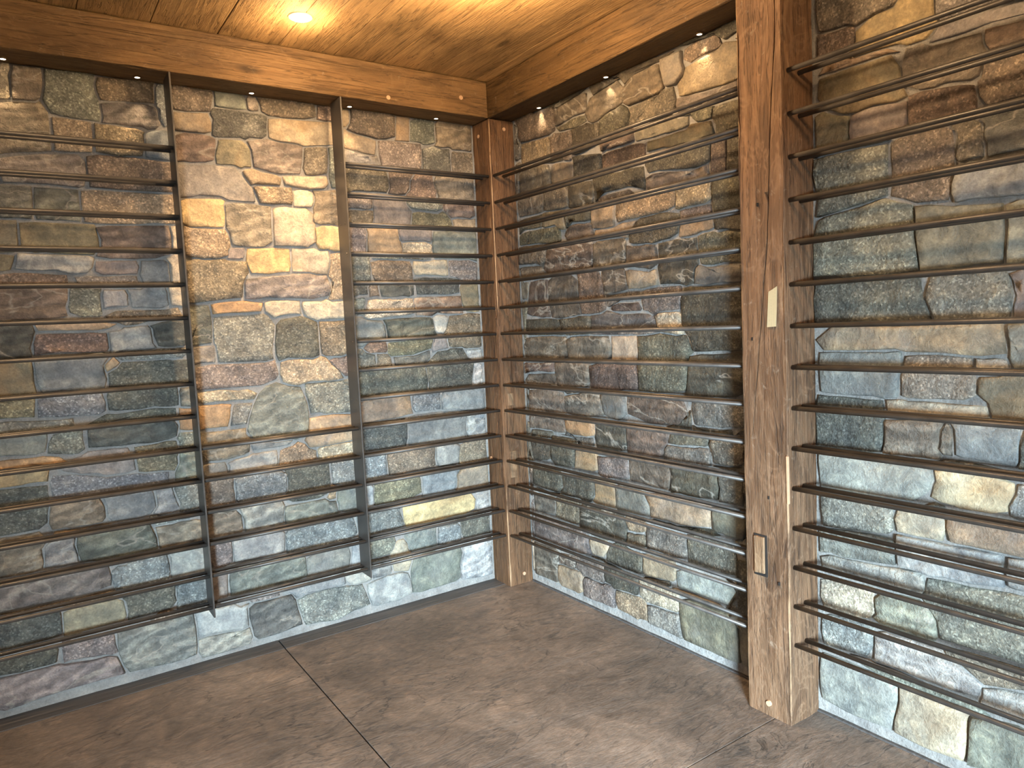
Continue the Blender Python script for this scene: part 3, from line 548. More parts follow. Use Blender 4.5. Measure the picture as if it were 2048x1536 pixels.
t -538,890 -550,906 -550,966 -554,974 -722,974 -758,966 -770,970 -806,966 -814,954 -814,886 -806,874 -750,870 -726,878 -710,874 -638,874 -542,886
b -540,972 -542,910 -528,892 -400,891 -399,972
b -390,970 -392,887 -302,882 -282,874 -206,866 -158,866 -154,870 -154,974 -158,982 -190,982 -222,970 -382,974
d -812,740 -587,740 -578,774 -574,838 -578,866 -586,870 -638,862 -809,865 -814,854
b -578,742 -574,738 -446,734 -382,726 -254,722 -251,725 -266,750 -266,774 -262,842 -248,865 -406,878 -530,878 -566,874 -570,870 -566,838 -570,774
w -155,724 -155,856 -241,861 -254,842 -258,774 -258,750 -249,731 -234,722
b -811,727 -808,612 -770,606 -714,606 -692,615 -694,714 -699,728 -794,734
n -689,729 -682,650 -684,619 -681,615 -626,610 -586,618 -443,620 -446,658 -440,725 -622,730 -638,734 -682,734
w -300,717 -432,720 -436,627 -426,622 -319,620 -306,706
n -155,712 -242,718 -293,713 -298,706 -312,615 -301,603 -286,598 -155,600
w -802,486 -774,486 -766,494 -762,574 -771,596 -782,602 -806,602 -813,594 -810,582 -810,494
e -522,602 -530,606 -614,606 -626,602 -690,606 -710,598 -760,596 -754,570 -756,492 -646,490 -630,494 -527,496 -522,510
b -520,488 -402,490 -386,494 -347,492 -334,510 -333,561 -303,597 -334,614 -426,614 -512,604 -514,506
t -340,483 -274,482 -246,474 -194,474 -155,480 -155,588 -297,593 -325,561 -326,506
b -816,356 -766,354 -628,368 -626,390 -642,442 -636,468 -714,470 -730,474 -805,473 -810,462 -810,386 -822,370
y -634,446 -618,390 -618,366 -610,362 -406,358 -390,362 -345,360 -339,364 -294,362 -250,366 -239,379 -230,426 -239,464 -262,470 -558,466 -622,462
w -155,468 -228,464 -222,426 -233,374 -229,367 -155,368
g -812,344 -814,282 -806,258 -766,254 -703,255 -687,271 -670,306 -670,330 -678,338
g -621,341 -622,314 -603,285 -602,262 -597,247 -589,239 -459,240 -455,332 -586,346 -614,346
b -315,239 -326,270 -326,310 -343,329 -444,328 -450,310 -448,240 -418,234 -326,234
d -333,333 -318,310 -318,270 -308,248 -155,240 -155,328 -174,334 -278,334 -294,338 -326,338
g -323,205 -334,210 -418,210 -482,218 -530,218 -580,209 -593,189 -595,171 -610,150 -602,134 -598,102 -596,44 -554,38 -343,44 -338,54 -338,126 -322,174
w -155,220 -316,209 -314,174 -330,126 -332,44 -198,30 -157,33
r -3283,209 -3544,209 -3544,40 -3283,44
d -3272,209 -3272,44 -3036,40 -3036,209
n -2658,206 -2666,210 -3022,210 -3026,202 -3026,42 -3018,38 -2662,42 -2658,50
n -2648,44 -2415,44 -2415,209 -2648,209
g -2191,209 -2404,209 -2404,40 -2204,40 -2198,122 -2190,158
p -1206,198 -1210,210 -1336,207 -1322,190 -1210,190
b -1198,206 -1196,192 -1163,189 -1139,160 -1090,170 -926,166 -918,170 -922,214 -926,218 -978,218 -994,210 -1190,210
d -3544,220 -3440,220 -3440,376 -3544,376
d -2990,222 -2990,370 -2994,378 -3422,378 -3430,374 -3430,226 -3426,218 -2998,218
d -2414,222 -2414,370 -2418,378 -2974,378 -2982,374 -2982,226 -2978,218 -2422,218
n -2404,376 -2404,220 -2186,218 -2164,224 -2182,250 -2178,334 -2162,354 -2162,370 -2167,377
t -2154,358 -2152,352 -2146,350 -1978,354 -1958,342 -1794,342 -1772,351 -1805,355 -1819,368 -1918,362 -2134,362 -2150,366
n -1456,219 -1486,226 -1578,226 -1605,231 -1622,242 -1694,238 -1698,230 -1694,218 -1654,214 -1534,214
g -806,246 -802,230 -714,222 -706,226 -706,242 -710,246 -766,246 -782,250 -802,250
g -393,346 -341,336 -322,346 -178,342 -162,338 -155,340 -154,350 -158,358 -226,358 -238,366 -250,358 -390,350
d -3239,540 -3544,540 -3544,388 -3239,392
g -3230,538 -3230,398 -3226,390 -3110,390 -3094,386 -2894,386 -2886,390 -2886,534 -2890,542 -3222,542
d -2604,540 -2876,540 -2876,388 -2604,392
t -2594,538 -2594,398 -2590,390 -2410,390 -2394,386 -2206,386 -2198,390 -2198,534 -2202,542 -2586,542
g -2186,386 -2170,390 -2170,442 -2162,486 -2162,542 -2186,542 -2190,538 -2190,394
b -830,374 -818,386 -818,466 -807,479 -814,486 -830,474 -864,473 -850,454 -845,383
p -528,481 -632,479 -626,474 -574,474
b -3351,668 -3544,668 -3544,552 -3351,556
t -3342,666 -3342,562 -3338,554 -2802,550 -2746,554 -2742,558 -2742,662 -2746,670 -3334,670
n -2734,666 -2734,562 -2730,554 -2450,554 -2434,550 -2166,550 -2158,554 -2150,638 -2150,666 -2154,670 -2726,670
t -1786,606 -1790,614 -1822,618 -1918,614 -1986,622 -1990,614 -1987,600 -1902,610 -1838,610 -1802,602
b -1778,610 -1774,602 -1674,602 -1652,580 -1646,578 -1526,582 -1490,586 -1486,594 -1490,602 -1558,602 -1570,610 -1646,606 -1662,618 -1698,610 -1758,610 -1774,614
d -3070,682 -3070,846 -3074,854 -3538,854 -3546,850 -3546,686 -3542,678 -3078,678
r -3060,680 -2696,680 -2696,852 -3060,852
g -2142,850 -2150,854 -2682,854 -2686,846 -2686,682 -2678,678 -2150,678 -2146,686
b -1100,827 -1106,834 -1166,834 -1266,854 -1274,850 -1278,818 -1270,814 -1158,814 -1122,818
g -3152,1072 -3544,1072 -3544,864 -3152,868
g -2638,1070 -2646,1074 -3138,1074 -3142,1066 -3142,870 -3138,866 -3102,862 -2642,866 -2638,874
p -2630,1070 -2630,874 -2626,866 -2150,862 -2138,858 -2131,863 -2114,1042 -2114,1070 -2118,1074 -2622,1074
n -3078,1086 -3078,1226 -3082,1234 -3538,1234 -3546,1230 -3546,1090 -3542,1082 -3226,1086 -3210,1082 -3086,1082
n -3070,1086 -3062,1082 -2726,1082 -2710,1086 -2526,1086 -2490,1082 -2486,1090 -2486,1230 -2494,1234 -3066,1234 -3070,1226
d -2098,1230 -2106,1234 -2474,1234 -2478,1226 -2478,1086 -2470,1082 -2118,1082 -2110,1094
p -3544,1436 -3544,1244 -3148,1244 -3148,1436
d -3136,1244 -2723,1244 -2723,1436 -3136,1436
t -2278,1434 -2286,1438 -2710,1438 -2714,1430 -2714,1246 -2706,1242 -2654,1242 -2638,1246 -2582,1242 -2282,1242 -2278,1250
g -2268,1244 -2100,1244 -2082,1414 -2084,1436 -2268,1436
g -3544,1452 -3244,1452 -3244,1644 -3544,1644
t -2674,1642 -2682,1646 -3230,1646 -3234,1638 -3234,1454 -3226,1450 -3074,1450 -3058,1446 -2678,1450 -2674,1458
g -2664,1644 -2664,1452 -2316,1448 -2316,1644
g -2064,1644 -2304,1644 -2304,1448 -2178,1446 -2081,1453
g -704,1599 -698,1594 -610,1594 -594,1590 -562,1594 -418,1590 -400,1595 -542,1598 -558,1602
t -3544,1656 -3291,1656 -3291,1780 -3544,1780
p -3280,1656 -3044,1656 -3044,1780 -3280,1780
b -2578,1658 -2578,1774 -2582,1782 -3026,1782 -3034,1778 -3034,1662 -3030,1654 -2586,1654
g -2050,1778 -2058,1782 -2566,1782 -2570,1774 -2570,1658 -2562,1654 -2066,1654 -2058,1686
n -3331,1936 -3544,1936 -3544,1792 -3331,1796
n -3322,1934 -3322,1802 -3318,1794 -3170,1794 -3154,1790 -2786,1790 -2778,1794 -2778,1930 -2782,1938 -3314,1938
b -2770,1934 -2770,1802 -2766,1794 -2474,1794 -2458,1790 -2210,1790 -2202,1794 -2202,1930 -2206,1938 -2762,1938
n -2192,1792 -2082,1790 -2052,1796 -2050,1818 -2038,1842 -2030,1898 -2039,1936 -2192,1936
t -3542,1950 -3490,1950 -3486,1954 -3486,2098 -3490,2106 -3542,2106 -3546,2102 -3546,1958
n -3478,2102 -3478,1958 -3474,1950 -3086,1950 -3070,1946 -3042,1946 -3038,1950 -3038,2098 -3042,2106 -3470,2106
p -2574,2102 -2582,2106 -3026,2106 -3030,2098 -3030,1950 -3022,1946 -2578,1950 -2574,1958
t -2566,2102 -2566,1958 -2562,1950 -2166,1946 -2150,1950 -2062,1950 -2058,1954 -2058,2098 -2062,2106 -2558,2106
n -2046,1950 -2039,1952 -2034,1962 -2022,2098 -2026,2106 -2046,2106 -2050,2102 -2050,1958
g -3226,2118 -3226,2222 -3230,2230 -3538,2230 -3546,2226 -3546,2122 -3542,2114 -3234,2114
p -2882,2118 -2882,2222 -2886,2230 -3210,2230 -3218,2226 -3218,2122 -3214,2114 -2890,2114
n -2482,2118 -2482,2222 -2486,2230 -2866,2230 -2874,2226 -2874,2122 -2870,2114 -2490,2114
d -2472,2116 -2239,2116 -2239,2228 -2472,2228
g -2228,2116 -2056,2116 -2056,2228 -2228,2228
b -2042,2114 -2026,2114 -2022,2118 -2014,2230 -2042,2230 -2046,2226 -2046,2122
"""
STONES_RIGHT = """
r 166,2226 200,2185 198,2142 219,2115 414,2102 454,2106 461,2111 470,2194 461,2209 414,2218 326,2218 306,2230 174,2230
n 470,2130 474,2126 506,2126 586,2138 665,2135 673,2143 675,2161 689,2179 685,2205 678,2210 626,2210 487,2197 474,2186
n 898,2170 879,2199 870,2202 702,2182 683,2161 681,2143 671,2133 670,2122 684,2096 714,2082 750,2082 767,2093 790,2098 878,2106 894,2114
n 1110,2110 1098,2150 1094,2190 1086,2198 970,2194 923,2177 902,2162 903,2107 927,2092 1086,2094
t 1105,2207 1102,2174 1120,2108 1170,2102 1199,2125 1206,2142 1198,2170 1200,2208
t 1378,2178 1365,2205 1354,2214 1246,2214 1212,2208 1206,2174 1212,2156 1218,2154 1266,2162 1358,2166 1373,2171
t 1170,2062 1182,2054 1218,2050 1450,2038 1458,2046 1458,2154 1453,2161 1434,2162 1414,2174 1390,2174 1358,2158 1226,2150 1216,2144 1203,2117 1175,2097
g 470,2114 478,2102 582,2090 670,2094 674,2098 661,2124 626,2130 582,2130 546,2122 474,2118
t 426,2022 422,2090 418,2094 215,2108 206,2034 211,2015 326,2014 366,2006 406,2006 415,2009
n 424,2000 466,1998 562,2010 573,2015 582,2030 582,2066 576,2084 502,2090 461,2100 435,2097 430,2086 434,2022 423,2009
d 579,1983 586,1978 630,1978 753,1991 758,2002 757,2069 750,2074 714,2074 686,2086 588,2084 590,2026 578,2010
d 768,2011 838,2010 913,2015 926,2038 929,2069 919,2087 895,2104 854,2094 767,2085 762,2074
n 1166,2090 1154,2098 1110,2098 1086,2086 1002,2086 986,2082 934,2086 930,2082 938,2058 923,2014 926,2010 946,2014 1046,2006 1142,2006 1160,2027
p 1454,2002 1452,2028 1438,2034 1334,2034 1174,2049 1168,2027 1150,2002 1162,1994 1178,1998 1286,1998 1302,1994 1382,1994 1414,1998 1442,1994
n 190,1882 194,1878 286,1878 302,1874 418,1874 424,1887 418,1942 426,1970 406,1978 226,1998 199,1997 194,1990 190,1942
t 586,1894 582,1942 573,1953 462,1970 438,1970 431,1965 426,1942 432,1872 558,1870 579,1881
d 579,1965 579,1955 590,1942 594,1898 586,1878 588,1868 646,1870 690,1866 718,1882 746,1878 757,1883 762,1934 757,1949 622,1970 586,1970
r 762,1958 766,1954 782,1958 814,1954 946,1954 950,1958 946,1978 956,1997 946,2002 926,1998 854,2002 770,1994 762,1986
r 766,1878 770,1874 878,1866 902,1870 994,1862 1006,1878 1006,1930 990,1938 954,1942 778,1946 771,1941 766,1918
g 1226,1954 1226,1970 1221,1977 1178,1978 1138,1998 970,1998 954,1978 960,1952 990,1950 1010,1943 1022,1946 1106,1946 1122,1942 1206,1942 1221,1947
e 1014,1930 1014,1902 1018,1898 1102,1898 1134,1890 1242,1890 1258,1886 1318,1890 1330,1886 1334,1890 1333,1921 1318,1938 1234,1946 1210,1934 1022,1934
e 1331,1973 1330,1942 1342,1918 1344,1888 1378,1886 1398,1890 1442,1886 1453,1891 1458,1922 1458,1966 1453,1973 1378,1978 1338,1978
d 1002,1854 1018,1822 1062,1822 1238,1794 1290,1798 1311,1805 1314,1858 1322,1874 1318,1878 1258,1878 1242,1882 1022,1886 1016,1884
r 1377,1873 1334,1874 1323,1861 1322,1810 1314,1798 1318,1786 1316,1748 1354,1746 1376,1752 1382,1770 1382,1862
d 1388,1876 1388,1756 1449,1751 1454,1762 1453,1869 1446,1874
p 1310,1790 1302,1794 1230,1786 1086,1810 1011,1812 1006,1802 1008,1763 1030,1754 1122,1754 1138,1750 1178,1754 1250,1746 1302,1746 1306,1750
n 162,1782 170,1778 354,1774 358,1778 362,1858 358,1862 302,1862 286,1866 179,1865 162,1846
n 366,1782 390,1774 533,1767 538,1774 534,1814 540,1861 426,1866 374,1862 370,1858
d 708,1755 702,1770 702,1834 693,1853 570,1862 554,1862 547,1857 542,1814 546,1794 544,1764 582,1758 674,1758 694,1750
d 1004,1755 1000,1763 998,1802 1006,1826 994,1850 902,1858 878,1854 770,1862 758,1870 734,1866 718,1870 700,1861 710,1834 710,1770 715,1764 736,1784 762,1790 910,1790 949,1781 971,1755
n 954,1762 941,1773 914,1778 766,1778 735,1773 718,1754 730,1746 926,1750 949,1755
t 833,1655 822,1690 820,1737 726,1738 710,1746 691,1737 690,1682 695,1663 703,1655 742,1650 822,1650
t 830,1734 830,1690 835,1667 842,1662 1074,1666 1138,1670 1146,1678 1150,1718 1140,1740 1126,1746 1030,1746 1014,1750 954,1746 930,1738 838,1738
t 1320,1737 1154,1746 1150,1734 1158,1714 1152,1668 1166,1662 1182,1666 1314,1666 1318,1674 1314,1714
d 1448,1616 1447,1731 1390,1734 1374,1742 1329,1735 1322,1710 1328,1620 1398,1614
d 686,1742 674,1750 582,1750 526,1758 522,1750 522,1682 525,1680 554,1702 678,1690 682,1694
e 351,1710 358,1706 449,1705 501,1660 514,1674 514,1758 510,1762 366,1770
d 354,1762 346,1766 166,1766 162,1758 162,1702 166,1699 183,1709 206,1714 338,1710 346,1718
e 162,1686 162,1650 166,1646 302,1642 398,1630 462,1630 477,1635 494,1654 459,1691 446,1698 206,1706 183,1701
d 902,1578 911,1571 934,1566 1030,1558 1146,1566 1157,1579 1159,1597 1170,1614 1166,1650 1142,1662 974,1658 951,1645 913,1611
t 1158,1566 1166,1562 1242,1562 1266,1570 1314,1570 1322,1578 1322,1606 1314,1610 1294,1606 1174,1606 1167,1597
p 1318,1654 1310,1658 1178,1658 1174,1654 1174,1622 1186,1614 1298,1614 1316,1620
d 1448,1556 1450,1598 1446,1606 1382,1610 1334,1610 1330,1606 1328,1573 1335,1567 1378,1566 1426,1554
r 698,1630 697,1653 687,1663 685,1677 678,1682 554,1694 541,1687 506,1654 507,1647 523,1631 550,1622 682,1618 689,1619
n 162,1634 164,1556 286,1550 314,1542 338,1542 350,1534 362,1562 376,1623 302,1634 242,1634 226,1638 170,1638
r 690,1602 662,1610 550,1614 523,1623 498,1646 466,1622 387,1624 354,1518 386,1490 578,1486 678,1494 682,1498
n 688,1491 722,1486 746,1494 877,1488 882,1502 889,1589 882,1594 818,1598 700,1600 694,1590 694,1538
n 896,1564 888,1484 1014,1462 1037,1467 1049,1475 1054,1486 1054,1514 1048,1548 1014,1554 934,1554
d 1060,1552 1062,1486 1054,1462 1065,1401 1166,1394 1190,1386 1224,1392 1231,1441 1250,1462 1243,1551 1150,1558
e 1448,1448 1448,1544 1378,1558 1338,1558 1321,1564 1266,1562 1251,1556 1258,1462 1263,1455 1314,1450 1354,1454
b 1446,1386 1446,1430 1442,1434 1430,1438 1266,1446 1253,1453 1239,1441 1232,1389 1286,1382 1334,1386 1438,1382
n 350,1490 346,1526 338,1534 210,1542 166,1542 162,1538 163,1515 173,1501 175,1487 182,1482 298,1482 346,1486
r 200,1308 306,1306 322,1298 376,1300 374,1330 362,1370 362,1430 366,1446 363,1471 314,1474 237,1467 226,1450 198,1322
n 596,1303 590,1342 582,1358 582,1450 575,1475 458,1478 442,1482 381,1479 374,1466 370,1434 370,1374 382,1330 382,1310 389,1297 450,1290
r 585,1479 590,1450 590,1358 605,1305 658,1302 718,1306 751,1317 754,1334 742,1386 742,1414 725,1469 719,1475 670,1482
n 732,1477 750,1414 750,1386 755,1379 878,1390 885,1395 878,1446 882,1470 878,1474 870,1478 782,1478 766,1482 742,1482
t 1056,1399 1050,1450 1045,1457 1014,1450 894,1470 887,1465 890,1414 898,1394 962,1390
p 958,1374 950,1382 894,1382 766,1370 758,1362 758,1342 764,1328 778,1326 814,1350 942,1350 954,1346 958,1350
r 791,1318 802,1310 850,1306 954,1306 962,1314 956,1332 942,1338 814,1338 801,1331
p 1180,1381 1166,1386 1074,1386 1062,1390 970,1382 966,1378 966,1322 975,1307 1001,1301 1026,1286 1058,1298 1158,1302 1162,1306 1162,1334
d 1456,1368 1286,1374 1218,1382 1188,1376 1170,1334 1170,1306 1164,1295 1170,1286 1170,1258 1181,1237 1183,1219 1205,1197 1224,1148 1326,1146 1342,1150 1440,1152 1442,1182 1454,1198 1458,1262
d 476,1219 442,1286 394,1286 381,1292 190,1294 186,1246 186,1218 190,1215 202,1218 442,1218 454,1215
d 454,1282 455,1271 483,1223 498,1214 646,1218 657,1231 662,1254 662,1282 654,1294 599,1296 506,1286 458,1286
p 1052,1219 1032,1276 969,1300 950,1294 850,1294 802,1298 777,1313 766,1314 734,1298 668,1296 670,1254 665,1231 656,1217 778,1211 790,1214 926,1214 942,1210
c 1176,1215 1174,1234 1162,1258 1162,1286 1157,1293 1058,1290 1040,1281 1060,1224 1146,1210 1170,1210
s 162,1098 166,1094 178,1098 242,1098 258,1094 390,1098 402,1094 486,1102 494,1122 490,1206 482,1210 454,1207 442,1210 198,1210 184,1205 181,1191 162,1170
s 778,1194 773,1205 766,1206 574,1210 558,1206 502,1206 496,1193 502,1142 498,1106 506,1102 602,1102 618,1106 706,1102 770,1106 778,1118
c 780,1103 810,1102 842,1110 926,1106 936,1112 937,1201 926,1206 784,1205 786,1122
g 944,988 1030,986 1074,990 1090,986 1102,990 1146,986 1167,993 1177,1003 1182,1022 1190,1114 1197,1131 1216,1143 1199,1191 1182,1206 1146,1202 1062,1214 1010,1206 948,1205 946,1114 936,1101 942,1062
d 1440,1140 1342,1142 1326,1138 1219,1137 1205,1127 1198,1114 1190,1022 1185,1003 1171,989 1171,983 1178,978 1242,978 1433,995 1438,1006
r 402,1054 398,1086 394,1090 178,1086 162,1078 162,1038 166,1034 194,1042 310,1050 358,1046 398,1050
s 162,1018 162,1002 173,985 179,979 202,974 410,974 418,978 406,1002 406,1038 402,1042 194,1030
s 406,1086 414,1002 419,987 427,979 582,986 630,990 637,995 642,1010 638,1022 640,1093 637,1097 454,1094 410,1090
r 930,1094 922,1098 842,1098 826,1094 722,1098 651,1093 646,1082 650,1010 638,982 646,978 678,982 850,982 866,990 930,990 934,998
s 180,768 234,778 254,774 354,774 370,766 449,771 458,790 458,838 466,850 466,870 458,890 458,930 465,949 450,958 195,961 190,954 186,922 178,810
s 466,886 479,867 518,858 626,858 662,862 682,870 722,870 726,874 714,894 714,914 702,950 706,966 698,970 622,966 474,942 466,930
b 716,968 710,950 722,898 734,878 794,862 818,862 860,887 854,942 845,969
r 858,970 868,891 998,862 1074,870 1106,866 1138,870 1182,914 1181,941 1169,965 1158,974 1090,974 1074,978 1030,974 870,978
b 1198,962 1206,898 1211,883 1218,878 1342,878 1370,886 1430,886 1438,894 1438,942 1433,965 1426,970 1210,970
o 654,846 646,850 482,854 466,838 466,794 475,783 514,770 638,774 648,780 654,790
d 655,735 666,730 845,731 850,742 845,841 830,850 664,848 662,790 654,774
r 1089,841 1078,846 856,844 859,731 870,726 898,730 1048,728 1051,757 1067,785 1078,794
g 1290,842 1278,850 1242,846 1102,846 1086,798 1090,794 1146,794 1206,802 1262,802 1276,808
p 1294,742 1294,770 1289,785 1283,795 1274,798 1146,786 1082,786 1067,773 1055,735 1062,726 1085,724 1102,730 1258,730 1286,734
g 1433,833 1422,838 1295,833 1286,818 1286,802 1302,770 1303,748 1354,746 1429,755 1434,766
d 344,724 206,722 188,716 186,694 199,623 206,618 254,618 344,636 346,646 338,666
g 362,758 350,766 234,766 202,762 184,753 182,730 190,726 206,730 342,734 353,740
d 533,745 522,750 367,749 352,729 354,714 346,666 355,635 378,614 505,619 510,626 518,698 534,718
t 516,619 638,622 669,627 674,634 674,658 665,717 654,722 543,717 526,698
p 857,701 850,706 830,706 680,692 683,615 694,606 730,606 853,623 858,634
n 862,622 870,618 1078,610 1094,674 1089,701 1080,716 1053,720 1026,710 866,710 862,706 866,694
d 1322,630 1318,710 1313,717 1254,722 1102,722 1091,717 1102,678 1090,626 1090,610 1094,606 1146,610 1234,610 1254,606 1266,614 1313,619
g 1324,720 1330,662 1330,630 1323,621 1324,612 1431,613 1431,719
d 190,506 195,499 214,494 322,486 382,486 405,495 421,515 418,570 411,583 402,590 202,590 194,582
d 414,490 434,482 554,486 570,478 613,479 638,514 633,592 570,594 546,586 431,585 426,574 430,514
t 624,476 773,480 770,574 778,594 775,599 746,602 644,592 642,538 646,514 627,489
b 783,589 778,578 778,534 784,480 825,472 838,478 890,482 966,482 977,491 978,526 951,563 952,588 878,594 794,594
t 1286,522 1280,584 1238,602 1094,598 1082,590 986,586 963,581 958,574 985,529 982,502 990,490 1110,494 1130,490 1178,494 1278,510
g 1433,499 1434,574 1429,585 1326,590 1291,584 1294,526 1287,509 1291,503 1326,494 1338,498 1350,494 1422,494
s 357,453 350,458 298,458 191,449 186,438 187,367 194,362 234,362 353,375 358,386
n 364,364 430,358 529,359 538,374 540,464 498,466 368,456
d 538,354 542,350 630,334 722,334 738,342 818,346 834,362 840,395 838,414 823,443 820,460 806,466 658,466 630,462 610,470 574,470 552,456 546,446 546,374
t 831,461 831,443 850,406 890,406 930,414 946,411 954,422 954,450 938,458 890,458 874,466 838,466
n 832,340 862,334 945,347 950,354 948,396 930,402 890,394 848,392 842,358
b 960,356 1038,358 1054,354 1114,354 1153,359 1162,378 1162,438 1156,452 971,453 962,446 958,414
g 1159,351 1170,346 1389,351 1394,358 1394,402 1385,465 1378,470 1362,470 1346,466 1186,462 1168,456 1170,374
p 182,330 186,238 194,230 490,226 594,234 602,242 590,290 594,322 582,334 230,334 194,338
c 717,321 706,326 646,326 603,321 598,314 598,294 607,251 618,246 689,251 717,299
d 698,246 706,238 754,234 918,230 922,238 918,254 922,306 914,314 834,326 814,334 770,334 729,307 707,273
t 1109,325 1094,334 927,325 924,321 930,302 927,247 934,238 950,238 1089,255 1098,266 1098,298 1109,315
w 1098,246 1110,238 1362,238 1395,245 1398,274 1385,313 1374,326 1150,318 1118,314 1111,309 1106,298 1106,266
g 367,203 177,203 174,122 180,44 202,38 230,42 361,44 354,70 362,186 369,195
n 372,144 482,146 493,189 481,205 375,193 370,186
p 690,138 686,170 690,214 685,221 502,218 487,210 502,186 496,152 525,145 546,126 558,134 682,134
t 368,132 362,66 379,43 394,38 536,40 542,54 538,74 542,118 525,137 498,142 482,138 390,138
p 754,46 746,122 737,133 698,134 682,126 562,126 551,121 546,106 550,90 546,74 550,54 546,42 550,38 654,38 670,42 750,42
d 898,150 898,190 891,203 882,210 842,214 706,214 694,206 694,166 700,144 734,142 747,135 751,128 850,142 890,142
c 892,213 906,190 908,144 933,137 939,128 1106,134 1116,147 1114,186 1126,206 1110,214 906,218
t 754,118 758,66 766,42 826,42 882,34 902,42 934,42 941,47 942,102 930,126 898,134 758,122
b 1134,42 1122,78 1118,126 1114,130 1042,122 978,122 946,114 950,42 1074,42 1090,38 1130,38
g 1400,44 1390,182 1381,197 1358,198 1342,206 1142,206 1127,197 1122,186 1122,134 1130,78 1144,40 1350,38
n 1954,2098 1954,2130 1949,2137 1754,2206 1726,2206 1719,2201 1718,2126 1722,2094 1727,2087 1742,2082 1814,2078 1838,2066 1866,2078 1938,2082
y 1816,1999 1830,1986 1926,1982 1950,1978 1974,1966 2025,1967 2056,1995 2042,2014 2042,2058 2037,2080 1970,2094 1959,2093 1942,2074 1898,2074 1847,2065 1838,2050 1837,2023
r 1720,2080 1718,2022 1723,2011 1746,2006 1810,2006 1829,2023 1834,2058 1830,2062 1814,2070 1742,2074
p 2047,2076 2050,2014 2063,1999 2154,1990 2169,1995 2189,2015 2190,2038 2185,2045 2062,2078
p 2274,1950 2269,1973 2262,1978 2182,1978 2166,1982 2138,1978 2074,1990 2055,1985 2027,1961 2034,1954 2094,1950 2178,1954 2266,1946
t 1964,1959 1953,1969 1926,1974 1830,1978 1806,1998 1726,1994 1718,1986 1718,1970 1722,1966 1934,1962 1958,1955
e 1719,1945 1718,1898 1723,1883 1739,1867 1759,1855 1785,1849 1794,1838 1834,1830 1882,1838 1946,1830 1970,1830 1977,1835 1962,1866 1954,1946 1950,1950 1934,1954 1730,1954 1724,1953
n 1963,1949 1966,1886 1971,1863 1983,1847 2046,1838 2074,1842 2134,1830 2152,1836 2155,1861 2168,1883 2158,1910 2156,1936 2038,1942 2014,1958 1974,1958
r 2272,1888 2272,1932 2164,1941 2166,1910 2175,1891
n 2272,1872 2222,1878 2173,1875 2162,1858 2161,1831 2148,1819 2160,1760 2169,1760 2173,1756 2272,1760
e 1715,1857 1710,1846 1713,1749 1804,1748 1810,1766 1812,1824 1759,1843 1734,1858
p 1814,1750 1822,1746 1942,1746 1954,1738 1970,1738 1974,1742 1978,1818 1974,1822 1882,1830 1824,1824 1818,1814
r 2153,1751 2141,1816 2106,1826 2002,1838 1990,1838 1983,1833 1984,1740 2082,1738 2102,1746 2146,1746
g 1924,1721 1842,1726 1709,1723 1702,1702 1702,1682 1718,1606 1716,1552 1924,1584
n 1936,1721 1936,1580 2002,1550 2081,1544 2090,1602 2102,1630 2094,1646 2098,1702 2091,1719 2074,1730 1954,1730
n 2164,1640 2155,1723 2134,1738 2102,1738 2088,1733 2106,1706 2102,1650 2108,1636
d 2272,1636 2271,1743 2153,1743 2151,1735 2166,1718 2166,1686 2176,1636
b 2276,1528 2276,1624 2134,1630 2106,1622 2094,1582 2090,1538 2102,1534 2134,1538 2182,1534 2214,1526 2222,1530 2238,1526
g 1704,1376 1774,1374 1806,1366 1974,1366 2009,1372 1994,1466 1993,1545 1922,1574 1774,1550 1746,1550 1720,1540 1718,1506 1702,1486
g 2004,1540 2002,1466 2010,1402 2018,1378 2016,1367 2034,1362 2050,1366 2208,1372 2214,1446 2208,1516 2098,1526 2070,1538
g 2274,1366 2278,1374 2278,1510 2274,1514 2222,1518 2218,1510 2222,1474 2218,1370 2222,1366
d 1702,1358 1702,1238 1706,1230 1722,1234 1802,1234 1818,1230 2034,1230 2042,1234 2018,1302 2025,1353 2013,1361 1786,1358 1770,1362 1710,1362
g 2031,1349 2026,1302 2052,1232 2210,1230 2225,1239 2230,1294 2222,1338 2213,1357 2042,1354
p 2230,1354 2226,1346 2238,1290 2230,1234 2234,1230 2278,1230 2282,1238 2278,1350 2274,1354
t 1702,1218 1702,1194 1709,1185 1711,1167 1719,1159 1734,1154 1938,1154 1954,1158 1978,1150 2066,1150 2162,1142 2214,1142 2218,1146 2218,1210 2210,1222 1818,1222 1802,1226 1722,1226
g 2278,1110 2282,1118 2280,1221 2224,1221 2226,1138 2231,1115 2238,1110
b 1720,1148 1714,1118 1720,1028 1770,1022 1902,1022 1914,1018 1952,1024 1954,1078 1966,1126 1966,1142 1961,1149
p 1964,1028 1982,1022 2141,1027 2150,1038 2150,1078 2156,1093 2143,1107 2141,1136 2066,1142 1976,1140 1962,1078
w 2226,1110 2221,1129 2214,1134 2150,1134 2151,1107 2162,1098 2198,1098
e 2279,981 2280,1096 2238,1098 2206,1090 2164,1088 2158,1078 2156,1043 2181,1021 2192,980
d 1704,856 1846,850 1904,864 1910,890 1910,950 1918,962 1908,1012 1711,1016 1710,990 1702,974
c 1918,1010 1922,974 1930,966 2010,970 2034,978 2134,978 2150,982 2174,978 2182,982 2176,1012 2154,1026 2138,1014 1982,1014 1966,1018 1922,1014
n 1912,859 2064,860 2068,869 2058,890 2062,942 2072,965 2022,966 1923,957 1918,950 1918,890
b 2092,965 2102,946 2104,880 2118,874 2240,868 2246,878 2252,964 2166,966 2150,970
n 2082,962 2070,942 2066,886 2075,875 2094,874 2094,946
d 2278,966 2262,962 2254,918 2254,878 2248,865 2250,862 2278,862 2286,870 2286,958
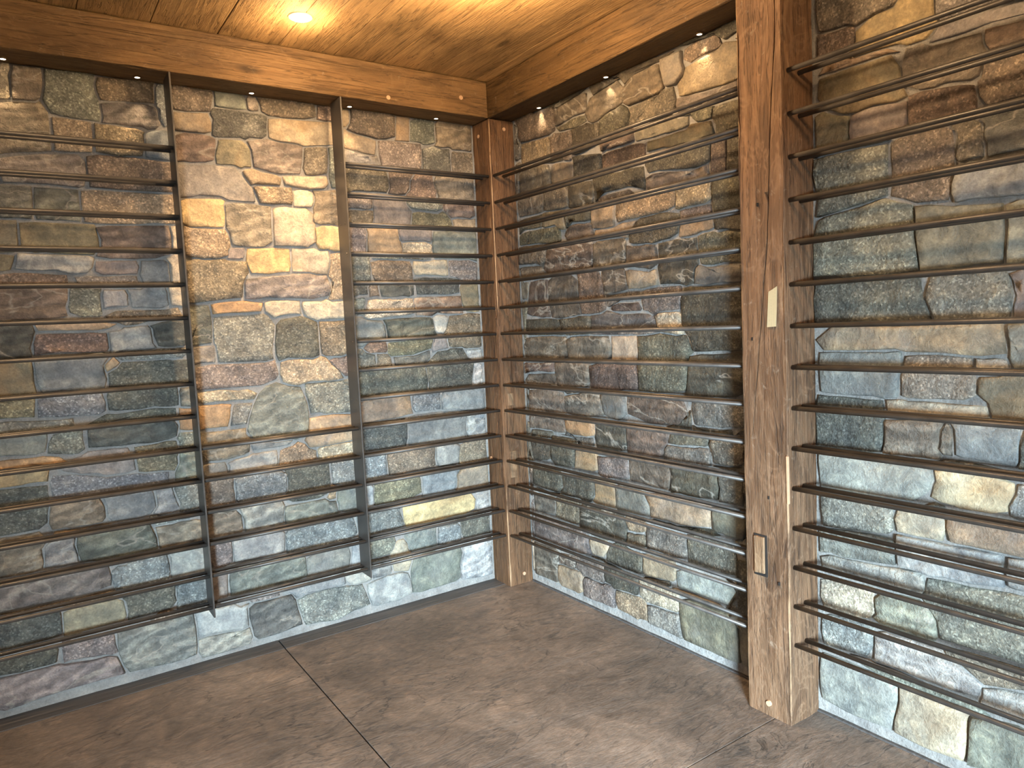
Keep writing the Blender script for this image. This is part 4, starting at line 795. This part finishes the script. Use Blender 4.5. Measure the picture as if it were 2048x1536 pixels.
w 1702,838 1702,822 1710,806 1710,738 1719,727 1802,730 1850,726 2034,738 2041,743 2034,766 2046,806 2042,838 2038,842 1806,838 1790,842 1710,842
c 2238,822 2182,842 2054,838 2050,830 2054,802 2042,766 2043,755 2066,746 2114,738 2218,738 2226,750 2222,762 2238,802
b 2281,825 2248,824 2246,802 2230,762 2234,750 2230,742 2235,735 2258,730 2278,730 2285,735 2286,814
g 1942,710 1938,714 1898,718 1727,721 1718,714 1719,615 1726,610 1742,610 1925,627 1938,642 1934,690
c 2081,643 2078,694 2070,710 1954,710 1943,697 1946,642 1950,638 2070,638
t 2082,710 2086,650 2094,642 2270,642 2290,650 2286,710 2278,718 2186,718 2170,714 2086,714
g 1944,539 1942,602 1926,618 1742,602 1714,606 1710,602 1710,530 1714,522 1746,530 1794,526
w 1934,622 1950,602 1950,546 1954,542 2022,542 2038,534 2058,534 2082,542 2142,542 2218,550 2222,554 2218,590 2222,622 2214,634 1950,630
w 2288,556 2288,637 2228,633 2230,614 2226,590 2232,556
w 1714,474 1722,466 1758,462 1822,466 1902,458 1918,462 1990,462 2009,467 2029,487 2029,529 2022,534 1958,534 1918,526 1746,518 1716,508
c 1896,449 1886,454 1818,454 1754,450 1742,442 1719,441 1714,434 1710,378 1724,340 1766,338 1868,356 1882,378 1879,425
g 1876,351 2050,350 2058,362 2052,409 2043,431 2010,458 1914,454 1887,425 1890,378 1879,365
g 2288,540 2238,542 2142,530 2074,530 2035,524 2038,490 2020,463 2045,444 2053,429 2060,409 2062,374 2068,364 2287,365
b 1889,333 1882,338 1826,338 1723,329 1714,318 1715,231 1722,226 1758,226 1864,240 1878,258 1878,314
w 1874,238 1882,234 2154,230 2165,243 2166,262 2172,271 2097,317 2083,319 2066,334 1914,330 1895,325 1887,317 1886,258
n 2074,338 2083,327 2097,325 2178,278 2294,306 2294,346 2289,353 2094,350 2079,345
w 2292,289 2274,290 2183,273 2175,265 2174,246 2162,226 2163,215 2174,206 2202,206 2289,223 2294,234
g 1948,188 1802,198 1719,197 1710,186 1706,134 1706,78 1716,44 1778,42 1794,34 1932,40 1950,138
c 2144,188 1960,185 1958,138 1942,58 1944,40 2046,34 2129,44 2134,62 2138,162
g 2140,44 2162,42 2287,89 2294,102 2291,195 2254,198 2153,179 2146,162
t 166,42 170,50 166,194 176,211 170,214 164,213 162,206 162,50
g 1356,213 1358,206 1381,205 1398,182 1406,62 1412,44 1544,44 1544,213
g 1818,210 1822,202 1882,202 1962,194 2098,194 2138,198 2162,190 2192,195 2171,199 2150,214 1826,214
g 2600,40 2600,213 2292,213 2291,203 2302,186 2302,94 2290,78 2292,44
d 2936,213 2612,213 2612,40 2746,38 2762,42 2936,44
g 2950,42 2990,42 2994,46 2994,206 2990,214 2950,214 2946,210 2946,50
p 170,418 164,417 162,410 162,226 166,222 186,222 188,225 178,238 174,326 188,353 178,366 178,414
d 796,223 706,230 686,242 610,238 604,233 682,230 698,222
n 928,227 1066,222 1070,226 1070,242 1062,246
t 1342,222 1340,228 1334,230 1106,230 1089,245 1078,242 1080,224 1110,222 1130,214 1334,214 1340,216
d 1544,417 1400,417 1401,355 1389,343 1354,342 1350,338 1377,333 1389,321 1406,274 1406,250 1393,235 1352,228 1351,220 1544,224
p 2020,223 1882,226 1866,230 1804,225
d 2730,414 2722,418 2302,418 2298,410 2298,358 2302,342 2300,223 2726,222 2730,230
d 2740,224 2992,224 2992,417 2740,417
r 170,430 176,432 182,454 182,586 180,592 174,594 164,592 162,586 162,438 164,432
n 424,471 406,482 382,474 322,474 214,482 193,489 190,482 190,466 198,462 298,470 350,470 361,464 370,470
d 944,467 962,462 978,466 1126,466 1154,462 1186,470 1314,474 1322,486 1274,502 1134,482 1078,482 1062,478 979,481 969,471
b 1520,592 1432,593 1442,578 1442,498 1426,482 1384,481 1394,462 1400,432 1520,432
n 1538,430 1544,432 1546,438 1546,586 1544,592 1538,594 1531,592 1530,586 1530,438 1531,432
p 2300,432 2516,432 2516,592 2300,592
n 2894,590 2886,594 2530,594 2526,586 2526,430 2534,426 2890,430 2894,438
g 2904,432 2992,432 2992,592 2904,592
n 166,806 162,798 162,610 166,606 198,606 200,609 191,619 186,642 174,722 170,802
b 420,761 526,758 541,745 546,726 614,726 648,733 643,769 514,762 475,775 465,784 449,763
d 672,719 678,702 718,702 854,714 860,721 851,728 838,722
d 1291,729 1429,729 1442,710 1442,618 1432,603 1544,608 1544,804 1446,806 1442,802 1442,762 1429,747 1358,738 1302,738
g 1928,723 1954,718 2070,718 2079,721 2082,730 2078,738 2054,742 2034,730
g 2330,606 2334,614 2334,802 2330,806 2298,806 2294,802 2294,738 2284,725 2294,710 2298,610 2302,606
g 2344,804 2344,608 2370,602 2740,604 2740,804
g 2752,604 2866,602 2924,608 2924,804 2752,804
n 2938,606 2990,606 2994,610 2994,798 2990,806 2938,806 2934,802 2934,614
g 166,818 174,822 178,922 186,962 163,984 162,826
d 630,978 626,982 594,982 424,967 454,966 471,951 482,950 614,970
d 1072,855 1093,848 1102,854 1196,856 1198,906 1193,932 1189,911 1141,863
g 1206,874 1206,858 1210,854 1282,858 1306,842 1358,842 1382,850 1382,870 1378,874 1358,870 1222,870 1209,876
n 1544,980 1432,981 1441,965 1446,942 1446,890 1430,874 1392,872 1392,852 1429,849 1446,818 1544,820
d 2044,847 2078,846 2098,854 2178,854 2243,836 2270,842 2266,850 2110,866 2078,862 2065,851
r 2702,978 2694,982 2294,982 2286,974 2294,958 2294,866 2278,842 2298,818 2402,818 2418,814 2698,814 2702,822
p 2992,980 2712,980 2712,816 2818,814 2834,818 2992,820
n 1544,996 1544,1180 1470,1182 1455,1189 1450,1182 1450,1098 1446,1082 1448,996
g 2476,996 2476,1180 2292,1180 2288,1101 2292,996
p 2898,1178 2890,1182 2490,1182 2486,1174 2486,998 2506,990 2894,994 2898,1002
t 2910,994 2986,994 2994,998 2994,1174 2990,1182 2914,1182 2906,1178 2906,1002
g 165,1184 173,1191 178,1214 182,1294 202,1366 198,1378 166,1378 162,1374
r 1542,1378 1474,1378 1466,1374 1462,1202 1467,1191 1538,1190 1546,1194 1546,1370
t 2416,1192 2416,1376 2288,1376 2284,1355 2290,1306 2292,1192
p 2427,1192 2664,1192 2664,1376 2427,1376
g 2676,1192 2992,1192 2992,1376 2676,1376
g 163,1500 162,1394 166,1390 202,1390 210,1402 218,1450 226,1466 222,1470 179,1471 167,1483
n 1544,1496 1460,1496 1454,1426 1457,1385 1470,1390 1544,1392
n 2288,1392 2364,1392 2364,1496 2288,1496
n 2374,1494 2374,1398 2378,1390 2710,1386 2774,1390 2778,1394 2778,1490 2774,1498 2382,1498
g 2788,1392 2992,1392 2992,1496 2788,1496
t 692,1613 758,1606 886,1602 897,1592 905,1611 948,1653 842,1654 822,1642 710,1646 705,1627
g 1544,1668 1460,1668 1456,1549 1460,1512 1544,1512
r 2284,1668 2288,1512 2532,1508 2532,1668
d 2890,1666 2882,1670 2546,1670 2542,1662 2542,1510 2550,1506 2886,1510 2890,1518
r 2900,1512 2992,1512 2992,1668 2900,1668
p 1542,1866 1470,1866 1462,1862 1462,1758 1448,1741 1458,1726 1458,1682 1462,1678 1538,1678 1546,1682 1546,1858
b 1946,1734 1938,1738 1722,1738 1705,1748 1702,1742 1705,1728 1718,1734 1842,1734 1858,1730 1938,1730
n 2416,1864 2284,1864 2282,1762 2278,1750 2284,1680 2416,1680
b 2427,1680 2816,1680 2816,1864 2427,1864
g 2828,1680 2992,1680 2992,1864 2828,1864
n 165,1864 182,1882 186,1990 200,2011 194,2030 166,2030 162,2026
d 304,2001 434,1978 502,1970 510,1974 510,1994 506,1998 466,1990 430,1990 414,1998
p 518,1994 518,1974 522,1970 566,1962 577,1971 569,2004 538,2002
g 1176,1989 1221,1985 1233,1973 1239,1951 1290,1946 1320,1948 1323,1973 1332,1983 1286,1990
p 1544,2028 1464,2028 1462,1998 1454,1986 1466,1966 1466,1922 1462,1890 1456,1879 1544,1880
g 2180,1993 2262,1990 2271,1983 2282,1954 2282,1878 2510,1878 2526,1874 2570,1874 2574,1878 2574,2022 2570,2030 2202,2030 2197,2011
n 2994,2026 2986,2030 2586,2030 2582,2022 2582,1878 2590,1874 2990,1878 2994,1886
b 163,2212 162,2046 166,2042 198,2042 202,2046 202,2090 210,2114 190,2142 192,2185
n 1544,2043 1544,2180 1424,2180 1424,2176 1431,2171 1453,2169 1466,2154 1468,2043
n 1852,2181 1949,2145 1961,2133 1964,2104 1976,2104 1976,2180
r 1986,2178 1986,2102 2002,2094 2062,2086 2174,2054 2182,2057 2198,2042 2378,2042 2394,2038 2410,2042 2410,2174 2406,2182 1994,2182
g 2419,2039 2624,2039 2624,2180 2419,2180
d 2920,2180 2636,2180 2636,2039 2842,2038 2920,2043
g 2934,2042 2990,2042 2994,2046 2994,2174 2990,2182 2934,2182 2930,2178 2930,2050
d 324,2229 414,2226 461,2217 478,2202 626,2218 678,2218 691,2208 694,2214 692,2228 686,2230
n 1166,2226 1158,2230 710,2230 702,2226 702,2198 706,2190 722,2190 838,2206 846,2214 874,2214 881,2209 893,2185 906,2178 970,2202 1093,2204 1110,2218 1162,2218
d 1174,2226 1176,2220 1182,2218 1354,2222 1371,2207 1379,2187 1386,2182 1414,2182 1426,2190 1502,2190 1510,2194 1510,2226 1506,2230 1182,2230
d 1814,2198 1814,2226 1810,2230 1710,2230 1702,2226 1702,2194 1706,2190 1726,2214 1754,2214 1806,2194
p 2270,2198 2270,2226 2262,2230 1830,2230 1824,2228 1822,2222 1822,2194 1830,2190 2262,2190 2268,2192
b 2606,2194 2606,2226 2602,2230 2286,2230 2278,2226 2278,2194 2282,2190 2598,2190
p 2858,2194 2858,2226 2854,2230 2622,2230 2614,2226 2614,2194 2618,2190 2850,2190
t 2994,2194 2994,2226 2990,2230 2874,2230 2866,2226 2866,2194 2870,2190 2986,2190
"""
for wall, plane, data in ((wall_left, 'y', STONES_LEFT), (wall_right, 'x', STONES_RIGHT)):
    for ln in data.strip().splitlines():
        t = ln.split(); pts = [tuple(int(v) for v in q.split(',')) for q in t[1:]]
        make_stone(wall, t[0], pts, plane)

# back and side wall of the room, behind the camera, with the window the daylight comes through
WX0, WX1, WZ0, WZ1 = -3.15, -1.95, 0.20, 1.15
bm = bmesh.new()
box(bm, X0, WX0, Y0 - 0.12, Y0, -0.03, CEIL); box(bm, WX1, 0.0, Y0 - 0.12, Y0, -0.03, CEIL)
box(bm, WX0, WX1, Y0 - 0.12, Y0, -0.03, WZ0); box(bm, WX0, WX1, Y0 - 0.12, Y0, WZ1, CEIL)
struct('wall_back', bm, M_PLASTER)
bm = bmesh.new(); box(bm, X0 - 0.12, X0, Y0 - 0.12, 0.12, -0.03, CEIL); struct('wall_side', bm, M_PLASTER)
bm = bmesh.new()
for a in ((WX0, WX1, WZ0, WZ0 + 0.04), (WX0, WX1, WZ1 - 0.04, WZ1), (WX0, WX0 + 0.04, WZ0 + .04, WZ1 - .04), (WX1 - 0.04, WX1, WZ0 + .04, WZ1 - .04)):
    box(bm, a[0], a[1], Y0 - 0.09, Y0 - 0.03, a[2], a[3], 0.004)
struct('window_1', bm, M_TRIM)

bm = bmesh.new(); box(bm, X0 - 0.1, 0.12, Y0 - 0.1, 0.12, CEIL + 0.024, CEIL + 0.12); ceiling = struct('ceiling', bm, M_DARK)
x = -0.146; xs = [0.0, -0.199]
e = -0.423
while e > X0: xs.append(e); e -= 0.2235
xs.append(X0)
for k in range(len(xs) - 1):
    bm = bmesh.new(); dz = random.uniform(-0.0008, 0.0008)
    box(bm, xs[k+1] + 0.0012, xs[k] - 0.0012, Y0, 0.0, CEIL + dz, CEIL + 0.024, 0.0018)
    struct('plank', bm, M_PLANK, ceiling)

# ------------------------------------------------------------------ hewn timbers
def timber(name, axis, a0, a1, b0, b1, l0, l1, mat, cracks=(), seed=0.0, step=0.03, wave=0.0025, chips=0.006):
    """hewn timber along `axis`; section a0..a1 x b0..b1 (the other two axes in order); cracks: (face, [(pos, len), ...], width, depth)
       faces: 'a0','a1' (pos runs along b) or 'b0','b1' (pos runs along a)"""
    bm = bmesh.new(); n = max(2, int((l1 - l0) / step)); rows = []
    def interp(pl, t):
        if t <= pl[0][1] or t >= pl[-1][1]: return None
        for (p, q), (p2, q2) in zip(pl, pl[1:]):
            if q <= t <= q2: return p + (p2 - p) * (t - q) / (q2 - q)
    def defpos(pl, t):
        if t <= pl[0][1]: return pl[0][0]
        if t >= pl[-1][1]: return pl[-1][0]
        return interp(pl, t)
    for i in range(n + 1):
        t = l0 + (l1 - l0) * i / n; sec = []
        for face in ('b0', 'a1', 'b1', 'a0'):
            lo, hi = (a0, a1) if face[0] == 'b' else (b0, b1)
            r = 0.006
            ps = [lo + r * .3, lo + r, lo + r * 2.2] + [lo + (hi - lo) * k / 7 for k in range(1, 7)] + [hi - r * 2.2, hi - r, hi - r * .3]
            ps = [(p, 0.0) for p in ps]
            for cf, pl, w, dp in cracks:
                if cf != face: continue
                c = defpos(pl, t); on = interp(pl, t)
                if on is not None:
                    e = min(t - pl[0][1], pl[-1][1] - t, 0.12) / 0.12
                    c += 0.0012 * noise.noise(Vector((t * 60, seed, 1)))
                    ww = w * (0.35 + 0.65 * e) * (0.8 + 0.5 * noise.noise(Vector((t * 12, seed, 5)))); dd = dp * e
                else: ww = w * .3; dd = 0.0
                ps = [q for q in ps if q[1] or abs(q[0] - c) > 0.008]
                k = len(ps)
                ps += [(c - ww, 1e-5), (c - ww * .45, dd), (c + ww * .45, dd), (c + ww, 1e-5)]
                # keep the count constant
            ps.sort(key=lambda q: q[0])
            base = [q for q in ps if q[1] == 0.0]
            need = 12 - len(base)
            while need > 0:
                base = sorted(base, key=lambda q: q[0]); gaps = [(base[k+1][0] - base[k][0], k) for k in range(len(base) - 1) if not any(base[k][0] < q[0] < base[k+1][0] for q in ps if q[1] > 0)]
                gm, k = max(gaps); nb = ((base[k][0] + base[k+1][0]) / 2, 0.0); base.append(nb); ps.append(nb); need -= 1
            ps.sort(key=lambda q: q[0])
            if face in ('b1', 'a0'): ps = ps[::-1]
            for p, dd in ps:
                edge = min(p - lo, hi - p)
                rnd = max(0, r - edge); inset = r - math.sqrt(max(0, r * r - rnd * rnd))
                ch = max(0, noise.noise(Vector((t * 9, seed + ord(face[0]), 7.7 + (p > (lo+hi)/2) * 5))) - 0.25) * chips if edge < r * 2.5 else 0
                wv = wave * noise.noise(Vector((p * 6, t * 3.2, seed + len(face)))) + wave * 0.5 * noise.noise(Vector((p * 22, t * 7, seed)))
                d = dd + inset + ch + wv + wave * 0.8
                if face == 'b0': sec.append((p, b0 + d))
                elif face == 'a1': sec.append((a1 - d, p))
                elif face == 'b1': sec.append((p, b1 - d))
                else: sec.append((a0 + d, p))
        rows.append((t, sec))
    vr = []
    for t, sec in rows:
        r = []
        for a, b in sec:
            r.append(bm.verts.new((t, a, b) if axis == 0 else (a, t, b) if axis == 1 else (a, b, t)))
        vr.append(r)
    m = min(len(r) for r in vr)
    for p, q in zip(vr, vr[1:]):
        for k in range(m): bm.faces.new((p[k], p[(k+1) % m], q[(k+1) % m], q[k]))
    bm.faces.new(vr[0]); bm.faces.new(vr[-1][::-1])
    bmesh.ops.recalc_face_normals(bm, faces=bm.faces)
    return bm
def peg(parent, c, nrm, r=0.009):
    c = Vector(c); nv = Vector(nrm); bm = bmesh.new()
    cyl(bm, c - nv * 0.006, c + nv * 0.0025, r * 1.04, 14, r * 0.9)
    return add('peg', bm, M_PEG, parent)

# corner post
cp = empty('timber_post', (-0.073, -0.0775, 0)); tag(cp, 'square reclaimed timber post in the corner where the two stone walls meet', 'post')
def part(name, bm, mat, root, smooth=False):
    o = add(name, bm, mat, root, smooth); o.matrix_parent_inverse = Matrix.Translation(-Vector(root.location)); return o
part('shaft', timber('s', 2, -0.146, -0.005, -0.155, -0.005, 0.0, 2.224, M_POST2,
     cracks=(('b0', [(-0.096, 0.20), (-0.095, 0.383), (-0.093, 0.425), (-0.094, 0.55), (-0.090, 0.686), (-0.082, 0.796), (-0.078, 0.864), (-0.078, 0.989), (-0.080, 1.3)], 0.0022, 0.018),
             ('a0', [(-0.075, 0.5), (-0.07, 1.2), (-0.078, 1.7)], 0.0016, 0.010),), seed=11.0, wave=0.004, chips=0.012), M_POST2, cp)
for c, nv in (((-0.0615, -0.1535, 0.048), (0, -1, 0)), ((-0.061, -0.1535, 2.185), (0, -1, 0)), ((-0.1445, -0.061, 2.165), (-1, 0, 0)), ((-0.1445, -0.03, 0.62), (-1, 0, 0))):
    o = peg(cp, c, nv); o.matrix_parent_inverse = Matrix.Translation(-Vector(cp.location))
bm = bmesh.new(); box(bm, -0.112, -0.076, -0.157, -0.145, 0.535, 0.665, 0.002); o = part('mortise_plug', bm, M_POST2, cp)
bm = bmesh.new(); box(bm, -0.110, -0.078, -0.156, -0.14, 0.885, 0.945, 0.003); part('patch', bm, M_POST2, cp)

# big post in front of the right wall
bp = empty('timber_post', (-0.079, -1.6245, 0)); tag(bp, 'tall hewn timber post with a long dark crack standing against the right stone wall', 'post')
part('shaft', timber('s', 2, -0.157, -0.005, -1.705, -1.544, 0.0, 2.388, M_POST,
     cracks=(('a0', [(-1.574, 0.88), (-1.585, 0.948), (-1.591, 1.01), (-1.602, 1.095), (-1.611, 1.195), (-1.620, 1.273), (-1.634, 1.409), (-1.640, 1.485), (-1.648, 1.568), (-1.655, 1.70), (-1.658, 1.80), (-1.663, 1.898), (-1.675, 2.058), (-1.679, 2.154), (-1.682, 2.39)], 0.0028, 0.022),
             ('b0', [(-0.098, 1.99), (-0.095, 2.03), (-0.085, 2.133), (-0.081, 2.163), (-0.078, 2.39)], 0.0014, 0.010),
             ('b0', [(-0.05, 0.12), (-0.047, 0.30), (-0.052, 0.5)], 0.0010, 0.006)), seed=23.0, wave=0.0045, chips=0.014), M_POST, bp)
bm = bmesh.new(); cyl(bm, (-0.150, -1.623, 0.041), (-0.1590, -1.623, 0.041), 0.0095, 14, 0.0085); part('peg', bm, M_PEG, bp)
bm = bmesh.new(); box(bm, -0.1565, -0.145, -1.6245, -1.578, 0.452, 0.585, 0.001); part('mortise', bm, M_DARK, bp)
bm = bmesh.new(); box(bm, -0.1625, -0.150, -1.6185, -1.582, 0.462, 0.579, 0.002)
bmesh.ops.subdivide_edges(bm, edges=bm.edges[:], cuts=3, use_grid_fill=True)
for v in bm.verts:
    v.co += Vector((0.002, 0.0012, 0.002)) * noise.noise(v.co * 60)
part('mortise_plug', bm, M_PLUG, bp, True)
bm = bmesh.new(); box(bm, -0.1580, -0.1500, -1.7060, -1.6995, 0.70, 0.845, 0.001)
for v in bm.verts:
    v.co.y += 0.0015 if v.co.z > 0.8 else 0.0
part('bare_edge', bm, M_PEG, bp)
for y, z in ((-1.585, 1.197), (-1.634, 0.708), (-1.666, 0.443), (-1.611, 1.60)):
    bm = bmesh.new(); box(bm, -0.1572, -0.150, y - 0.0022, y + 0.0022, z - 0.005, z + 0.005); part('nail', bm, M_DARK, bp)

# beams under the ceiling
bl = empty('ceiling_beam', (-1.5, -0.0775, 2.2247)); tag(bl, 'hewn timber beam running above the left stone wall, under the plank ceiling', 'beam')
o = part('shaft', timber('s', 0, -0.155, -0.005, 2.2247, CEIL - 0.001, X0 + 0.002, -0.148, M_BEAMX, seed=31.0, cracks=(('a0', [(2.335, -2.6), (2.34, -1.9), (2.352, -1.2), (2.345, -0.7)], 0.0008, 0.004),), wave=0.003, chips=0.009), M_BEAMX, bl)
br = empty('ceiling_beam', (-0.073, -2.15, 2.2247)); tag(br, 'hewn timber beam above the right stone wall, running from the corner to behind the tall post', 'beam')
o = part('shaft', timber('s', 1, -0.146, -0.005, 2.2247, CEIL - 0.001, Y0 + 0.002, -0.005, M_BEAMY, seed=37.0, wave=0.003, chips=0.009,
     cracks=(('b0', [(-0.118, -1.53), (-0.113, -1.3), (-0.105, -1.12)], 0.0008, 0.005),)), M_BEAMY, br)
for x, z in ((-0.287, 2.299), (-0.645, 2.251)):
    o = peg(bl, (x, -0.1535, z), (0, -1, 0), 0.010); o.matrix_parent_inverse = Matrix.Translation(-Vector(bl.location))

# masking tape on the tall post
def tape_mat():
    t = NT('masking_tape'); tc = t.new('ShaderNodeTexCoord').outputs['Object']
    mp = t.new('ShaderNodeMapping', ins={'Vector': tc, 'Scale': (1.0, 1.0, 0.55)}).outputs[0]
    s = t.noise(mp, 330, 3, 0.6, 2.5)
    sep = t.new('ShaderNodeSeparateXYZ', ins={0: tc})
    ln = t.math('SINE', t.math('MULTIPLY', sep.outputs[1], 900.0))
    k = t.math('MULTIPLY', t.ramp(ln, [(0.55, g(0.0)), (0.8, g(1.0))]), t.ramp(s, [(0.50, g(0.0)), (0.56, g(0.55))]))
    c = t.mix('MIX', k, (0.46, 0.40, 0.25), (0.22, 0.21, 0.18))
    return t.done(c, 0.6)
bm = bmesh.new()
pts = [(-1.6475, 1.3380), (-1.6560, 1.3415), (-1.6765, 1.3520), (-1.6745, 1.2900), (-1.6715, 1.2335), (-1.6600, 1.2330), (-1.6400, 1.2322), (-1.6440, 1.2880)]
f0 = [bm.verts.new((-0.15815, y + 1.658, z - 1.29)) for y, z in pts]; f1 = [bm.verts.new((-0.1563, y + 1.658, z - 1.29)) for y, z in pts]
bm.faces.new(f0); bm.faces.new(f1[::-1])
for k in range(len(pts)): bm.faces.new((f0[k], f1[k], f1[(k+1) % len(pts)], f0[(k+1) % len(pts)]))
bmesh.ops.recalc_face_normals(bm, faces=bm.faces)
o = add('masking_tape', bm, tape_mat()); o.location = (0, -1.658, 1.29); tag(o, 'pale yellow strip of torn masking tape with faint handwriting stuck on the tall post', 'tape')

# ------------------------------------------------------------------ wine racks
D1, D2, Z0, SP, RR = 0.0761, 0.1277, 0.25245, 0.1225, 0.0070
def rod(root, p0, p1):
    p0 = Vector(p0); p1 = Vector(p1); bm = bmesh.new(); c = (p0 + p1) / 2
    cyl(bm, p0 - root.location, p1 - root.location, RR, 14)
    o = add('rod', bm, M_STEEL, root)
    for p in o.data.polygons:
        if len(p.vertices) == 4: p.use_smooth = True
    return o
FX = (-1.495, -0.860)
rk = empty('wine_rack', (-1.5, -0.16, 0.222)); tag(rk, 'dark steel wine rack of rods and two flat upright bars on the left stone wall', 'wine rack')
for fx in FX:
    bm = bmesh.new(); box(bm, fx - 0.003, fx + 0.003, -0.160, -0.050, 0.222, 2.2245, 0.0006)
    bmesh.ops.translate(bm, verts=bm.verts, vec=-rk.location)
    up = add('upright', bm, M_STEEL, rk)
    for k in range(15):
        z = Z0 + SP * k
        if fx == FX[1] and k > 5:
            for d in (D1, D2):
                bm = bmesh.new(); bmesh.ops.create_uvsphere(bm, u_segments=10, v_segments=6, radius=0.0034, matrix=Matrix.Translation(Vector((fx - 0.0032, -d, z)) - rk.location) @ Matrix.Diagonal((0.5, 1, 1, 1)))
                add('bolt', bm, M_BOLT, up, True)
for k in range(15):
    z = Z0 + SP * k
    for d in (D2, D1):
        rod(rk, (X0 + 0.05, -d, z), (FX[0] - 0.003, -d, z))
        if k < 6: rod(rk, (FX[0] + 0.003, -d, z), (FX[1] - 0.003, -d, z))
        rod(rk, (FX[1] + 0.003, -d, z), (-0.1435, -d, z))
rk2 = empty('wine_rack', (-0.13, -0.85, 0.245)); tag(rk2, 'wine rack of paired dark steel rods between the corner post and the tall post', 'wine rack')
rk3 = empty('wine_rack', (-0.13, -2.4, 0.245)); tag(rk3, 'wine rack of paired dark steel rods running right from the tall post', 'wine rack')
for k in range(15):
    z = Z0 + SP * k
    for d in (D2, D1):
        rod(rk2, (-d, -1.5465, z), (-d, -0.1525, z))
        rod(rk3, (-d, -3.1, z), (-d, -1.7025, z))
# little wire clips hanging under the lowest rods
def clip(root, x, y, z):
    bm = bmesh.new(); cyl(bm, Vector((x, y, z)) - root.location, Vector((x, y, z - 0.016)) - root.location, 0.0018, 6); add('clip', bm, M_STEEL, root)

# ------------------------------------------------------------------ lamps
def puck(x, y, label):
    r = empty('puck_light', (x, y, 2.2247)); tag(r, label, 'light', 'small spotlights under the timber beams')
    bm = bmesh.new(); n = 20; prof = [(0.0145, 0.003), (0.0145, -0.0015), (0.0125, -0.0025), (0.0095, -0.0022), (0.0088, 0.003)]
    vs = [[bm.verts.new((rr * math.cos(2*math.pi*k/n), rr * math.sin(2*math.pi*k/n), z)) for rr, z in prof] for k in range(n)]
    for k in range(n):
        a, b = vs[k], vs[(k+1) % n]
        for j in range(len(prof) - 1): bm.faces.new((a[j], a[j+1], b[j+1], b[j]))
    bmesh.ops.recalc_face_normals(bm, faces=bm.faces); add('bezel', bm, M_RING, r, True)
    bm = bmesh.new(); cyl(bm, (0, 0, -0.0012), (0, 0, 0.003), 0.0088, 16); add('lens', bm, M_PUCK, r)
    lamp_spot((x, y, 2.2247 - 0.006), PUCK_W, 62, 0.7, 0.006, (x + (0.012 if y < -0.2 else 0), y + (0.012 if y > -0.2 else 0), 1.0))
PUCK_W = 3.0
for x, lab in ((-1.980, 'small lit puck light under the left beam, nearest the left edge of the photo'), (-1.583, 'small lit puck light under the left beam just left of the left upright bar'),
               (-1.182, 'small lit puck light under the left beam midway between the two upright bars'), (-0.778, 'small lit puck light under the left beam just right of the right upright bar'),
               (-0.363, 'small puck light under the left beam nearest the corner post')):
    puck(x, -0.052, lab)
for y, lab in ((-0.390, 'small lit puck light under the right beam nearest the corner'), (-0.830, 'small puck light under the right beam, middle one between the two posts'), (-1.300, 'small lit puck light under the right beam nearest the tall post')):
    puck(-0.030, y, lab)

for i, (x, y) in enumerate(LAMPS):
    r = empty('ceiling_light', (x, y, CEIL))
    tag(r, 'round lit ceiling downlight set in the planks between the upright bars' if i == 0 else
        ('unseen ceiling downlight in the planks near the tall post', 'unseen ceiling downlight left of the camera, added for warm fill', 'unseen ceiling downlight beside the right rack, added for warm fill', 'unseen ceiling downlight behind the camera, added for warm fill')[i-1], 'light')
    bm = bmesh.new(); n = 28; q = 1.0 if i == 0 else 2.6; prof = [(0.042 * q, 0.001), (0.042 * q, -0.003), (0.036 * q, -0.006), (0.031 * q, -0.005), (0.030 * q, 0.001)]
    vs = [[bm.verts.new((rr * math.cos(2*math.pi*k/n), rr * math.sin(2*math.pi*k/n), z)) for rr, z in prof] for k in range(n)]
    for k in range(n):
        a, b = vs[k], vs[(k+1) % n]
        for j in range(len(prof) - 1): bm.faces.new((a[j], a[j+1], b[j+1], b[j]))
    bmesh.ops.recalc_face_normals(bm, faces=bm.faces); add('trim_ring', bm, M_WHITE, r, True)
    bm = bmesh.new(); cyl(bm, (0, 0, -0.0045), (0, 0, 0.001), 0.030 * q, 24); add('lens', bm, M_LED if i == 0 else M_PUCK, r)
